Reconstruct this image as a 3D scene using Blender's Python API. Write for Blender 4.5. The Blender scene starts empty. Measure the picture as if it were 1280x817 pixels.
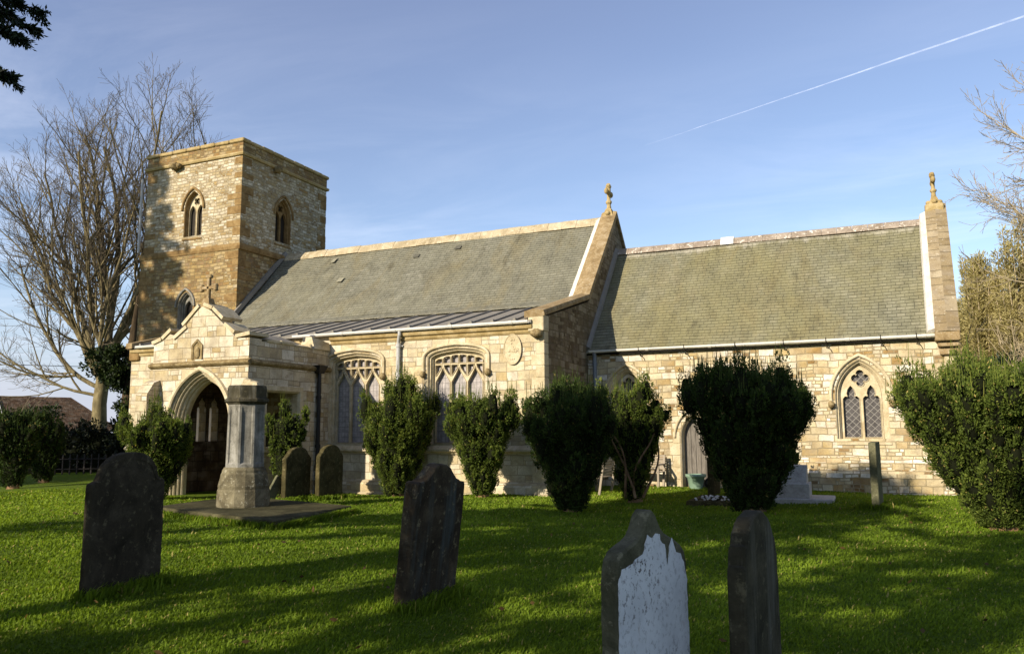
import bpy, math, random
import numpy as np
from mathutils import Vector, Matrix
from mathutils.geometry import tessellate_polygon

scene = bpy.context.scene
COL = scene.collection

# ------------------------------------------------------------------ camera
F_PX, YAW, PITCH, ROLL, EYE = 996.0, math.radians(23.84), math.radians(7.415), math.radians(-0.374), 1.65
fwd = Vector((-math.sin(YAW)*math.cos(PITCH), math.cos(YAW)*math.cos(PITCH), math.sin(PITCH)))
rgt = Vector((math.cos(YAW), math.sin(YAW), 0))
upv = rgt.cross(fwd)
rgt2 = rgt*math.cos(ROLL) + upv*math.sin(ROLL)
upv2 = -rgt*math.sin(ROLL) + upv*math.cos(ROLL)
camd = bpy.data.cameras.new('camera'); camd.sensor_width = 36.0; camd.lens = F_PX/1280*36
camd.clip_start = 0.05; camd.clip_end = 30000
cam = bpy.data.objects.new('camera', camd); COL.objects.link(cam)
m = Matrix((rgt2, upv2, -fwd)).transposed().to_4x4(); m.translation = Vector((0, 0, EYE))
cam.matrix_world = m
scene.camera = cam

# ------------------------------------------------------------------ sun, sky, exposure
SA, SB = 0.39, 0.47                       # shadow runs (SA, 1, -SB)
SUN_EL = math.atan2(SB, math.hypot(SA, 1)); SUN_AZ = math.atan2(-SA, -1)   # azimuth of the sun from +Y towards +X
sund = bpy.data.lights.new('sun', 'SUN'); sund.energy = 3.9; sund.angle = math.radians(0.55); sund.color = (1.0, 0.89, 0.73)
sun = bpy.data.objects.new('sun', sund); COL.objects.link(sun)
sun.rotation_euler = Vector((SA, 1, -SB)).to_track_quat('-Z', 'Y').to_euler()
sun.location = (-20, -50, 40)

world = bpy.data.worlds.new('World'); scene.world = world; world.use_nodes = True
wn, wl = world.node_tree.nodes, world.node_tree.links
wn.clear()
wo = wn.new('ShaderNodeOutputWorld'); bg = wn.new('ShaderNodeBackground'); sky = wn.new('ShaderNodeTexSky')
sky.sky_type = 'NISHITA'; sky.sun_disc = False; sky.sun_elevation = SUN_EL; sky.sun_rotation = SUN_AZ % (2*math.pi)
sky.air_density = 1.0; sky.dust_density = 0.25; sky.ozone_density = 2.2; sky.altitude = 50
bg.inputs['Strength'].default_value = 0.092
# thin cirrus and a low bank of cloud, laid out on the cloud plane above the ground
tc = wn.new('ShaderNodeTexCoord'); sep = wn.new('ShaderNodeSeparateXYZ'); wl.new(tc.outputs['Generated'], sep.inputs[0])
def wmath(op, a, b=None, clamp=False):
    n = wn.new('ShaderNodeMath'); n.operation = op; n.use_clamp = clamp
    for i, v in enumerate((a, b)):
        if v is None: continue
        if isinstance(v, (int, float)): n.inputs[i].default_value = v
        else: wl.new(v, n.inputs[i])
    return n.outputs[0]
zc = wmath('MAXIMUM', sep.outputs['Z'], 0.03)
px, py = wmath('DIVIDE', sep.outputs['X'], zc), wmath('DIVIDE', sep.outputs['Y'], zc)
cmb = wn.new('ShaderNodeCombineXYZ'); wl.new(px, cmb.inputs[0]); wl.new(py, cmb.inputs[1])
mp = wn.new('ShaderNodeMapping'); mp.inputs['Rotation'].default_value = (0, 0, math.radians(-28)); mp.inputs['Scale'].default_value = (0.8, 1.5, 1)
wl.new(cmb.outputs[0], mp.inputs[0])
n1 = wn.new('ShaderNodeTexNoise'); n1.inputs['Scale'].default_value = 1.1; n1.inputs['Detail'].default_value = 9; n1.inputs['Roughness'].default_value = 0.62; n1.inputs['Distortion'].default_value = 0.6
wl.new(mp.outputs[0], n1.inputs['Vector'])
n2 = wn.new('ShaderNodeTexNoise'); n2.inputs['Scale'].default_value = 0.28; n2.inputs['Detail'].default_value = 3
wl.new(cmb.outputs[0], n2.inputs['Vector'])
r1 = wn.new('ShaderNodeMapRange'); r1.inputs[1].default_value = 0.42; r1.inputs[2].default_value = 0.8; wl.new(n1.outputs['Fac'], r1.inputs[0])
r2 = wn.new('ShaderNodeMapRange'); r2.inputs[1].default_value = 0.38; r2.inputs[2].default_value = 0.62; wl.new(n2.outputs['Fac'], r2.inputs[0])
low = wn.new('ShaderNodeMapRange'); low.inputs[1].default_value = 0.62; low.inputs[2].default_value = 0.1; wl.new(sep.outputs['Z'], low.inputs[0])
cir = wmath('MULTIPLY', wmath('MULTIPLY', r1.outputs[0], r2.outputs[0]), wmath('MULTIPLY', low.outputs[0], 0.36))
# cumulus streaks close to the horizon
n3 = wn.new('ShaderNodeTexNoise'); n3.inputs['Scale'].default_value = 3.2; n3.inputs['Detail'].default_value = 7
mp3 = wn.new('ShaderNodeMapping'); mp3.inputs['Scale'].default_value = (1, 1, 5); wl.new(tc.outputs['Generated'], mp3.inputs[0]); wl.new(mp3.outputs[0], n3.inputs['Vector'])
r3 = wn.new('ShaderNodeMapRange'); r3.inputs[1].default_value = 0.42; r3.inputs[2].default_value = 0.62; wl.new(n3.outputs['Fac'], r3.inputs[0])
lo3 = wn.new('ShaderNodeMapRange'); lo3.inputs[1].default_value = 0.17; lo3.inputs[2].default_value = 0.03; wl.new(sep.outputs['Z'], lo3.inputs[0])
bank = wmath('MULTIPLY', wmath('MULTIPLY', r3.outputs[0], lo3.outputs[0]), 0.45)
clouds = wmath('MULTIPLY', cir, 1.0, True)
mix = wn.new('ShaderNodeMix'); mix.data_type = 'RGBA'
wl.new(clouds, mix.inputs['Factor']); wl.new(sky.outputs[0], mix.inputs[6]); mix.inputs[7].default_value = (9.3, 9.5, 10.2, 1)
veil = wn.new('ShaderNodeMix'); veil.data_type = 'RGBA'; veil.inputs['Factor'].default_value = 0.07; veil.inputs[7].default_value = (6.4, 4.0, 5.6, 1)
hz = wn.new('ShaderNodeMix'); hz.data_type = 'RGBA'; hz.inputs[7].default_value = (2.75, 3.2, 4.1, 1)
wl.new(wmath('MULTIPLY', lo3.outputs[0], 0.85), hz.inputs['Factor']); wl.new(mix.outputs[2], hz.inputs[6])
pf = wn.new('ShaderNodeMix'); pf.data_type = 'RGBA'; pf.inputs[7].default_value = (4.1, 4.4, 4.9, 1); wl.new(bank, pf.inputs['Factor']); wl.new(hz.outputs[2], pf.inputs[6])
wl.new(pf.outputs[2], veil.inputs[6]); wl.new(veil.outputs[2], bg.inputs['Color']); wl.new(bg.outputs[0], wo.inputs[0])

scene.view_settings.view_transform = 'Standard'; scene.view_settings.look = 'None'
scene.view_settings.exposure = 0.98; scene.view_settings.gamma = 1
scene.cycles.max_bounces = 6; scene.cycles.diffuse_bounces = 3; scene.cycles.transparent_max_bounces = 12

# ------------------------------------------------------------------ helpers
def rgb(h):
    h = h.lstrip('#'); c = [int(h[i:i+2], 16)/255 for i in (0, 2, 4)]
    return tuple(x/12.92 if x <= 0.04045 else ((x+0.055)/1.055)**2.4 for x in c) + (1,)

class Nt:
    """small shorthand over a material's node tree"""
    def __init__(s, name):
        s.m = bpy.data.materials.new(name); s.m.use_nodes = True; s.n = s.m.node_tree.nodes; s.l = s.m.node_tree.links
        s.b = s.n['Principled BSDF']; s.out = s.n['Material Output']
    def new(s, t, **k):
        x = s.n.new('ShaderNode'+t)
        for a, v in k.items(): setattr(x, a, v)
        return x
    def link(s, a, b): s.l.new(a, b)
    def coord(s, kind='Object'): return s.new('TexCoord').outputs[kind]
    def noise(s, vec, scale, detail=4, rough=0.55, dist=0.0, sc=None):
        if sc:
            mpn = s.new('Mapping'); mpn.inputs['Scale'].default_value = sc; s.link(vec, mpn.inputs[0]); vec = mpn.outputs[0]
        x = s.new('TexNoise'); x.inputs['Scale'].default_value = scale; x.inputs['Detail'].default_value = detail
        x.inputs['Roughness'].default_value = rough; x.inputs['Distortion'].default_value = dist; s.link(vec, x.inputs['Vector'])
        return x.outputs['Fac']
    def ramp(s, fac, stops, interp='LINEAR'):
        x = s.new('ValToRGB'); cr = x.color_ramp; cr.interpolation = interp
        while len(cr.elements) < len(stops): cr.elements.new(0.5)
        for e, (p, c) in zip(cr.elements, stops): e.position = p; e.color = c if not isinstance(c, (int, float)) else (c, c, c, 1)
        s.link(fac, x.inputs[0]); return x.outputs[0]
    def mix(s, fac, a, b, mode='MIX'):
        x = s.new('Mix', data_type='RGBA', blend_type=mode)
        for i, v in ((0, fac), (6, a), (7, b)):
            if isinstance(v, (int, float)): x.inputs[i].default_value = v
            elif isinstance(v, tuple): x.inputs[i].default_value = v
            else: s.link(v, x.inputs[i])
        return x.outputs[2]
    def math(s, op, a, b=0.0, clamp=False):
        x = s.new('Math', operation=op, use_clamp=clamp)
        for i, v in enumerate((a, b)):
            if isinstance(v, (int, float)): x.inputs[i].default_value = v
            else: s.link(v, x.inputs[i])
        return x.outputs[0]
    def bump(s, h, dist=0.02, strength=1.0, prev=None):
        x = s.new('Bump'); x.inputs['Distance'].default_value = dist; x.inputs['Strength'].default_value = strength
        s.link(h, x.inputs['Height'])
        if prev is not None: s.link(prev, x.inputs['Normal'])
        return x.outputs[0]
    def base(s, c, rough=0.9, spec=0.2, normal=None):
        if isinstance(c, tuple): s.b.inputs['Base Color'].default_value = c
        else: s.link(c, s.b.inputs['Base Color'])
        if isinstance(rough, (int, float)): s.b.inputs['Roughness'].default_value = rough
        else: s.link(rough, s.b.inputs['Roughness'])
        s.b.inputs['Specular IOR Level'].default_value = spec
        if normal is not None: s.link(normal, s.b.inputs['Normal'])
        return s.m

def masonry(name, bw, bh, stops, mortar, msize=0.012, stain=0.35, warp=0.05, bumpd=0.02, lichen=None, seed=0.0):
    t = Nt(name); uv = t.coord('UV'); ob = t.coord('Object')
    # wavering courses
    wn_ = t.new('TexNoise'); wn_.inputs['Scale'].default_value = 0.9; wn_.inputs['Detail'].default_value = 3; t.link(uv, wn_.inputs['Vector'])
    sub = t.new('VectorMath', operation='SUBTRACT'); t.link(wn_.outputs['Color'], sub.inputs[0]); sub.inputs[1].default_value = (0.5, 0.5, 0.5)
    scl = t.new('VectorMath', operation='SCALE'); t.link(sub.outputs[0], scl.inputs[0]); scl.inputs['Scale'].default_value = warp*2
    fine = t.new('TexNoise'); fine.inputs['Scale'].default_value = 14; fine.inputs['Detail'].default_value = 2; t.link(uv, fine.inputs['Vector'])
    fs = t.new('VectorMath', operation='SUBTRACT'); t.link(fine.outputs['Color'], fs.inputs[0]); fs.inputs[1].default_value = (0.5, 0.5, 0.5)
    f2 = t.new('VectorMath', operation='SCALE'); t.link(fs.outputs[0], f2.inputs[0]); f2.inputs['Scale'].default_value = 0.022
    ad = t.new('VectorMath', operation='ADD'); t.link(uv, ad.inputs[0]); t.link(scl.outputs[0], ad.inputs[1])
    ad2 = t.new('VectorMath', operation='ADD'); t.link(ad.outputs[0], ad2.inputs[0]); t.link(f2.outputs[0], ad2.inputs[1])
    ad3 = t.new('VectorMath', operation='ADD'); t.link(ad2.outputs[0], ad3.inputs[0]); ad3.inputs[1].default_value = (seed, seed*0.37, 0)
    br = t.new('TexBrick'); br.offset = 0.43; br.squash = 0.62; br.squash_frequency = 3
    br.inputs['Color1'].default_value = (0, 0, 0, 1); br.inputs['Color2'].default_value = (1, 1, 1, 1); br.inputs['Mortar'].default_value = (0.5, 0.5, 0.5, 1)
    br.inputs['Scale'].default_value = 1; br.inputs['Brick Width'].default_value = bw; br.inputs['Row Height'].default_value = bh
    br.inputs['Mortar Size'].default_value = msize; br.inputs['Mortar Smooth'].default_value = 0.35; br.inputs['Bias'].default_value = 0
    t.link(ad3.outputs[0], br.inputs['Vector'])
    b2 = t.new('TexBrick'); b2.offset = 0.37; b2.squash = 0.7; b2.squash_frequency = 2
    b2.inputs['Color1'].default_value = (0, 0, 0, 1); b2.inputs['Color2'].default_value = (1, 1, 1, 1); b2.inputs['Mortar'].default_value = (0.5, 0.5, 0.5, 1)
    for k_, v_ in (('Scale', 1), ('Brick Width', bw*.58), ('Row Height', bh*.5), ('Mortar Size', msize), ('Mortar Smooth', .35), ('Bias', 0)): b2.inputs[k_].default_value = v_
    t.link(ad3.outputs[0], b2.inputs['Vector'])
    small = t.ramp(br.outputs['Color'], [(0.0, 1.0), (0.16, 1.0), (0.165, 0.0), (0.6, 0.0), (0.605, 1.0), (0.72, 1.0), (0.725, 0.0)], 'CONSTANT')
    bcol = t.mix(small, br.outputs['Color'], b2.outputs['Color']); bfac = t.math('MAXIMUM', br.outputs['Fac'], t.math('MULTIPLY', small, b2.outputs['Fac']))
    hue = t.noise(uv, 3.1, 2, .5)
    patch = t.noise(uv, 0.55, 3, 0.6)
    val = t.math('ADD', t.math('MULTIPLY', bcol, 0.8), t.math('MULTIPLY', t.math('SUBTRACT', patch, 0.5), 0.65), True)
    val = t.math('ADD', val, 0.1, True)
    col = t.ramp(val, stops)
    grain = t.noise(uv, 26, 6, 0.7)
    col = t.mix(0.75, col, t.ramp(grain, [(0.25, 0.52), (0.5, 1.0), (0.8, 1.25)]), 'MULTIPLY')
    mid = t.noise(uv, 4.5, 5, 0.65, 0.4)
    col = t.mix(0.6, col, t.ramp(mid, [(0.28, (0.5, 0.43, 0.34, 1)), (0.5, 1.0), (0.8, (1.12, 1.1, 1.05, 1))]), 'MULTIPLY')
    col = t.mix(t.math('MULTIPLY', t.ramp(hue, [(.45, 0.0), (.7, 1.0)]), .45), col, rgb('8c8272'))
    col = t.mix(bfac, col, mortar)
    st = t.ramp(t.noise(uv, 1.1, 7, 0.7, 0.8, (1.0, 0.55, 1)), [(0.42, 0.0), (0.72, 1.0)])
    col = t.mix(t.math('MULTIPLY', st, stain), col, rgb('6b5a40'), 'MIX')
    if lichen:
        li = t.ramp(t.noise(uv, 9, 5, 0.7), [(0.6, 0.0), (0.66, 1.0)])
        col = t.mix(t.math('MULTIPLY', li, 0.55), col, lichen)
    h = t.math('ADD', t.math('MULTIPLY', bfac, -1.0), t.math('ADD', t.math('MULTIPLY', mid, 0.9), t.math('ADD', t.math('MULTIPLY', grain, 0.5), t.math('MULTIPLY', bcol, 0.5))))
    return t.base(col, 0.93, 0.15, t.bump(h, bumpd, 0.9))

def stone(name, c1, c2, c3, scale=3.0, lichen=None, lam=0.5, bumpd=0.012, streak=None):
    t = Nt(name); ob = t.coord('Object')
    a = t.noise(ob, scale, 7, 0.68, 0.5); g = t.noise(ob, scale*14, 4, 0.7)
    col = t.ramp(a, [(0.3, c1), (0.5, c2), (0.72, c3)])
    col = t.mix(0.6, col, t.ramp(g, [(0.3, 0.6), (0.5, 1.0), (0.75, 1.2)]), 'MULTIPLY')
    if streak:
        s_ = t.ramp(t.noise(ob, 7, 5, 0.65, 0.2, (1.0, 1.0, 0.12)), [(0.5, 0.0), (0.68, 1.0)])
        col = t.mix(t.math('MULTIPLY', s_, 0.6), col, streak)
    if lichen:
        li = t.ramp(t.noise(ob, scale*4.2, 6, 0.72), [(0.57, 0.0), (0.63, 1.0)])
        col = t.mix(t.math('MULTIPLY', li, lam), col, lichen)
    h = t.math('ADD', t.math('MULTIPLY', a, 1.0), t.math('MULTIPLY', g, 0.45))
    return t.base(col, 0.92, 0.06, t.bump(h, bumpd, 0.8))

def plain(name, c, rough=0.6, metal=0.0, var=0.25, scale=6.0, spec=0.4, bumpd=0.0):
    t = Nt(name); ob = t.coord('Object')
    a = t.noise(ob, scale, 5, 0.6)
    col = t.mix(var, c, t.ramp(a, [(0.25, 0.45), (0.5, 1.0), (0.8, 1.2)]), 'MULTIPLY')
    t.b.inputs['Metallic'].default_value = metal
    return t.base(col, rough, spec, t.bump(a, bumpd, 0.6) if bumpd else None)

def leafmat(name, stops, rough=0.55, trans=0.25, spec=0.25):
    t = Nt(name)
    at = t.new('Attribute'); at.attribute_name = 'tint'
    col = t.ramp(at.outputs['Fac'], stops)
    t.base(col, rough, spec)
    tr = t.new('BsdfTranslucent'); t.link(t.mix(1.0, col, (1.5, 1.45, 0.7, 1), 'MULTIPLY'), tr.inputs['Color'])
    mx = t.new('MixShader'); mx.inputs[0].default_value = trans
    t.link(t.b.outputs[0], mx.inputs[1]); t.link(tr.outputs[0], mx.inputs[2]); t.link(mx.outputs[0], t.out.inputs[0])
    return t.m

def bark(name, c1, c2, c3, scale=6.0):
    t = Nt(name); ob = t.coord('Object')
    a = t.noise(ob, scale, 6, 0.7, 0.3, (1, 1, 0.35)); b = t.noise(ob, scale*0.3, 4, 0.6)
    col = t.ramp(a, [(0.3, c1), (0.55, c2), (0.75, c3)])
    col = t.mix(0.5, col, t.ramp(b, [(0.3, 0.6), (0.7, 1.2)]), 'MULTIPLY')
    return t.base(col, 0.9, 0.15, t.bump(a, 0.03, 0.8))

# ------------------------------------------------------------------ object bookkeeping
def tag(o, label=None, cat=None, group=None, kind=None):
    if label: o['label'] = label
    if cat: o['category'] = cat
    if group: o['group'] = group
    if kind: o['kind'] = kind
    return o
def empty(name, loc, label, cat, group=None):
    o = bpy.data.objects.new(name, None); COL.objects.link(o); o.location = loc; o.empty_display_size = 0.3
    return tag(o, label, cat, group)
def link(name, me, mat, parent=None):
    o = bpy.data.objects.new(name, me); COL.objects.link(o)
    for mm in (mat if isinstance(mat, (list, tuple)) else [mat]): me.materials.append(mm)
    if parent is not None:
        bpy_parent = parent
        o.parent = bpy_parent
        # geometry is written in world metres: cancel the chain of parents' translations
        p, off = parent, Vector((0, 0, 0))
        while p is not None: off += p.location; p = p.parent
        o.location = -off
    return o

class Fr:
    """a drawing plane: a along, b up, d out towards the viewer"""
    def __init__(s, o, u, n): s.o = Vector(o); s.u = Vector(u); s.v = Vector((0, 0, 1)); s.n = Vector(n)
    def p(s, a, b, d=0.0): return s.o + s.u*a + s.v*b + s.n*d
def south(Y): return Fr((0, Y, 0), (1, 0, 0), (0, -1, 0))
def east(X): return Fr((X, 0, 0), (0, 1, 0), (1, 0, 0))
def west(X): return Fr((X, 0, 0), (0, -1, 0), (-1, 0, 0))      # a = -Y
def north(Y): return Fr((0, Y, 0), (-1, 0, 0), (0, 1, 0))      # a = -X

class MB:
    def __init__(s): s.v = []; s.f = []; s.uv = {}; s.mi = {}
    def face(s, pts, uv=None, mi=0):
        k = len(s.v); s.v += [tuple(p) for p in pts]; s.f.append(tuple(range(k, k+len(pts))))
        if uv: s.uv[len(s.f)-1] = uv
        if mi: s.mi[len(s.f)-1] = mi
    def grid(s, rows, closed=False, mi=0):
        """rows of points of equal length, joined with shared vertices"""
        k = len(s.v); n = len(rows[0])
        for r in rows: s.v += [tuple(p) for p in r]
        for i in range(len(rows)-1):
            for j in range(n if closed else n-1):
                j2 = (j+1) % n
                s.f.append((k+i*n+j, k+i*n+j2, k+(i+1)*n+j2, k+(i+1)*n+j))
                if mi: s.mi[len(s.f)-1] = mi
    def hexa(s, a, b):
        """a: 4 bottom corners, b: 4 top corners"""
        k = len(s.v); s.v += [tuple(p) for p in a] + [tuple(p) for p in b]
        for f in ((3, 2, 1, 0), (4, 5, 6, 7), (0, 1, 5, 4), (1, 2, 6, 5), (2, 3, 7, 6), (3, 0, 4, 7)): s.f.append(tuple(k+i for i in f))
    def box(s, x0, x1, y0, y1, z0, z1, ch=0.0):
        if ch <= 0:
            s.hexa([(x0, y0, z0), (x1, y0, z0), (x1, y1, z0), (x0, y1, z0)], [(x0, y0, z1), (x1, y0, z1), (x1, y1, z1), (x0, y1, z1)])
        else:
            c = ch
            def ring(x0, x1, y0, y1, z): return [(x0+c, y0, z), (x1-c, y0, z), (x1, y0+c, z), (x1, y1-c, z), (x1-c, y1, z), (x0+c, y1, z), (x0, y1-c, z), (x0, y0+c, z)]
            rings = [ring(x0+c, x1-c, y0+c, y1-c, z0), ring(x0, x1, y0, y1, z0+c), ring(x0, x1, y0, y1, z1-c), ring(x0+c, x1-c, y0+c, y1-c, z1)]
            s.grid(rings, True); s.face(rings[0][::-1]); s.face(rings[-1])
    def prism(s, fr, poly, d0, d1, holes=(), back=True, reveal=True, outer=True):
        """a plate between depth d1 (front) and d0 with holes"""
        loops = [poly] + list(holes)
        flat = [q for lp in loops for q in lp]
        tris = tessellate_polygon([[Vector((q[0], q[1], 0)) for q in lp] for lp in loops])
        for d, fl in ((d1, 1), (d0, -1)):
            if fl < 0 and not back: continue
            k = len(s.v); s.v += [tuple(fr.p(q[0], q[1], d)) for q in flat]
            for t in tris:
                a, b, c = (flat[i] for i in t)
                ar = (b[0]-a[0])*(c[1]-a[1]) - (b[1]-a[1])*(c[0]-a[0])
                if abs(ar) < 1e-9: continue
                t = t if ar*fl > 0 else t[::-1]
                s.f.append(tuple(k+i for i in t))
        for li, lp in enumerate(loops):
            if (li == 0 and not outer) or (li > 0 and not reveal): continue
            n = len(lp)
            for i in range(n):
                p, q = lp[i], lp[(i+1) % n]
                s.face([fr.p(*p, d1), fr.p(*p, d0), fr.p(*q, d0), fr.p(*q, d1)])
    def sweep(s, fr, path, prof, closed_path=False, closed_prof=False, caps=True):
        """profile points (offset to the left of travel, depth out) carried along a 2D path with mitres"""
        n = len(path); rows = []
        for i in range(n):
            P = Vector(path[i])
            a = Vector(path[i]) - Vector(path[i-1]) if (i > 0 or closed_path) else None
            b = Vector(path[(i+1) % n]) - P if (i < n-1 or closed_path) else None
            if a is None: a = b
            if b is None: b = a
            a = a.normalized(); b = b.normalized()
            na, nb = Vector((-a.y, a.x)), Vector((-b.y, b.x))
            mt = na + nb
            if mt.length < 1e-6: mt = na
            mt.normalize(); sc = 1/max(0.45, mt.dot(na))
            rows.append([fr.p(P.x+mt.x*o*sc, P.y+mt.y*o*sc, d) for o, d in prof])
        if closed_path: rows.append(rows[0])
        s.grid(rows, closed_prof)
        if closed_prof and caps and not closed_path:
            s.face(rows[0]); s.face(rows[-1][::-1])
    def tube(s, pts, rads, sides=8, cap=True):
        pts = [Vector(p) for p in pts]; rows = []
        if isinstance(rads, (int, float)): rads = [rads]*len(pts)
        ref = None
        for i, p in enumerate(pts):
            d = (pts[min(i+1, len(pts)-1)] - pts[max(i-1, 0)]).normalized()
            if ref is None: ref = Vector((0, 0, 1)) if abs(d.z) < 0.9 else Vector((1, 0, 0))
            x = d.cross(ref).normalized(); y = d.cross(x).normalized(); ref = -y if abs(y.dot(d)) < .99 else ref
            ref = x.cross(d)
            rows.append([p + (x*math.cos(2*math.pi*j/sides) + y*math.sin(2*math.pi*j/sides))*rads[i] for j in range(sides)])
        s.grid(rows, True)
        if cap: s.face(rows[0][::-1]); s.face(rows[-1])
    def lathe(s, c, prof, sides=16, rot=0.0, sx=1.0, sy=1.0):
        rows = [[(c[0]+sx*r*math.cos(rot+2*math.pi*j/sides), c[1]+sy*r*math.sin(rot+2*math.pi*j/sides), c[2]+z) for j in range(sides)] for r, z in prof]
        s.grid(rows, True); s.face(rows[0][::-1]); s.face(rows[-1])
    def blob(s, c, r, sub=10, rng=None, j=0.15):
        rows = []
        for i in range(sub+1):
            th = math.pi*i/sub; row = []
            for k in range(sub*2):
                ph = 2*math.pi*k/(sub*2); q = 1 + (rng.uniform(-j, j) if rng and 0 < i < sub else 0)
                row.append((c[0]+r[0]*math.sin(th)*math.cos(ph)*q, c[1]+r[1]*math.sin(th)*math.sin(ph)*q, c[2]+r[2]*math.cos(th)*q))
            rows.append(row)
        s.grid(rows, True)
    def split(s, name, mat, parent):
        """one object for each connected piece"""
        par = {}
        def find(a):
            while par.setdefault(a, a) != a: par[a] = par[par[a]]; a = par[a]
            return a
        key = [tuple(round(c, 4) for c in v) for v in s.v]
        for f in s.f:
            for i in f[1:]: par[find(key[i])] = find(key[f[0]])
        groups = {}
        for f in s.f: groups.setdefault(find(key[f[0]]), []).append(f)
        for fs in groups.values():
            m2 = MB()
            for f in fs: m2.face([s.v[i] for i in f])
            m2.build(name, mat, parent)
    def build(s, name, mat, parent=None, smooth=False):
        me = bpy.data.meshes.new(name); me.from_pydata(s.v, [], s.f); me.update()
        ul = me.uv_layers.new(name='UVMap').data
        V = s.v
        for i, p in enumerate(me.polygons):
            if i in s.uv:
                for li, q in zip(p.loop_indices, s.uv[i]): ul[li].uv = q
                continue
            n = p.normal
            if abs(n.z) > 0.93: t, w = Vector((1, 0, 0)), Vector((0, 1, 0))
            else:
                t = Vector((-n.y, n.x, 0)).normalized(); w = n.cross(t)
                if w.z < 0: w = -w
                # keep u growing the same way on faces that look alike
            for li, vi in zip(p.loop_indices, p.vertices):
                q = Vector(V[vi]); ul[li].uv = (q.dot(t), q.dot(w))
        if s.mi:
            for i, k in s.mi.items(): me.polygons[i].material_index = k
        if smooth: me.polygons.foreach_set('use_smooth', [True]*len(me.polygons))
        return link(name, me, mat, parent)

def np_mesh(name, V, Fc, mat, parent=None, tint=None, mi=None, smooth=False):
    """fast mesh from arrays; Fc is a list of (n,k) index arrays"""
    me = bpy.data.meshes.new(name)
    V = np.asarray(V, np.float32); me.vertices.add(len(V)); me.vertices.foreach_set('co', V.ravel())
    nl = sum(f.size for f in Fc); npz = sum(len(f) for f in Fc)
    me.loops.add(nl); me.polygons.add(npz)
    me.loops.foreach_set('vertex_index', np.concatenate([f.ravel() for f in Fc]).astype(np.int32))
    tot = np.concatenate([np.full(len(f), f.shape[1]) for f in Fc]).astype(np.int32)
    me.polygons.foreach_set('loop_start', np.concatenate([[0], np.cumsum(tot)[:-1]]).astype(np.int32))
    me.polygons.foreach_set('loop_total', tot)
    if mi is not None: me.polygons.foreach_set('material_index', np.asarray(mi, np.int32))
    if smooth: me.polygons.foreach_set('use_smooth', np.ones(npz, bool))
    me.update(calc_edges=True); me.validate()
    if tint is not None:
        at = me.attributes.new('tint', 'FLOAT', 'FACE'); at.data.foreach_set('value', np.asarray(tint, np.float32))
    return link(name, me, mat, parent)

def ray(px_, py_): return (rgt2*((px_-640)/F_PX) - upv2*((py_-408.5)/F_PX) + fwd)
def unit(a): return a/np.maximum(np.linalg.norm(a, axis=-1, keepdims=True), 1e-9)
def leaves(P, D, L, W, R):
    """diamond leaves with a random roll"""
    n = len(P); S = unit(np.cross(D, R.normal(size=(n, 3)))); L = np.broadcast_to(L, n)[:, None]; W = np.broadcast_to(W, n)[:, None]
    V = np.stack([P, P+D*L*.5+S*W*.5, P+D*L, P+D*L*.5-S*W*.5], 1).reshape(-1, 3)
    return V, np.arange(4*n).reshape(-1, 4)
def tubes_np(paths, sides):
    """paths: list of (pts(k,3), rad(k)) -> verts, quads"""
    VV, FF, off = [], [], 0
    for pts, rad in paths:
        pts = np.asarray(pts, float); k = len(pts)
        d = np.gradient(pts, axis=0); d = unit(d)
        ref = np.array([0.31, 0.95, 0.05]); x = unit(np.cross(d, ref)); y = np.cross(d, x)
        a = np.arange(sides)*2*np.pi/sides
        ring = pts[:, None] + np.asarray(rad)[:, None, None]*(x[:, None]*np.cos(a)[None, :, None] + y[:, None]*np.sin(a)[None, :, None])
        VV.append(ring.reshape(-1, 3))
        i = np.arange(k-1)[:, None]*sides; j = np.arange(sides)[None]; j2 = (j+1) % sides
        FF.append(np.stack([i+j, i+j2, i+sides+j2, i+sides+j], -1).reshape(-1, 4)+off); off += k*sides
    return np.concatenate(VV), np.concatenate(FF)

# ------------------------------------------------------------------ materials
WHITE, CREAM, BUFF, OCHRE, RUST, GREY = rgb('d9cfba'), rgb('c8b691'), rgb('b39a6c'), rgb('95733f'), rgb('7a5630'), rgb('8d8575')
MORT = rgb('a3967a')
M = {}
M['aisle'] = masonry('cream ashlar masonry', 0.52, 0.25, [(0.0, rgb('8a7650')), (0.14, rgb('ae9b74')), (0.36, rgb('beb191')), (0.6, rgb('d2c9b2')), (0.8, rgb('c3b592')), (1.0, rgb('b09a6c'))], rgb('998b70'), 0.008, 0.4, 0.07, 0.014)
M['chancel'] = masonry('coursed limestone and ironstone', 0.42, 0.185, [(0.0, rgb('5d4229')), (0.12, rgb('7d6039')), (0.22, rgb('9c8050')), (0.3, rgb('b8a680')), (0.5, rgb('c6b996')), (0.72, rgb('ddd5c3')), (0.88, rgb('b39f72')), (1.0, rgb('8a6c40'))], rgb('958768'), 0.012, 0.34, 0.085, 0.02)
M['porch'] = masonry('weathered porch ashlar', 0.5, 0.28, [(0.0, rgb('7c6440')), (0.12, rgb('a8966f')), (0.4, rgb('bfb397')), (0.7, rgb('d0c8b4')), (0.88, rgb('b7a783')), (1.0, rgb('957f55'))], rgb('8e8065'), 0.008, 0.42, 0.07, 0.016)
M['east'] = masonry('grey gable rubble darkened for shade', 0.36, 0.2, [(0.0, rgb('3c3024')), (0.25, rgb('5b4c37')), (0.55, rgb('776a52')), (0.85, rgb('8d8169')), (1.0, rgb('6b5b42'))], rgb('63583f'), 0.012, 0.5, 0.1, 0.03)  # dirtier ironstone, darkened further because this east face lies in shade
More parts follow.
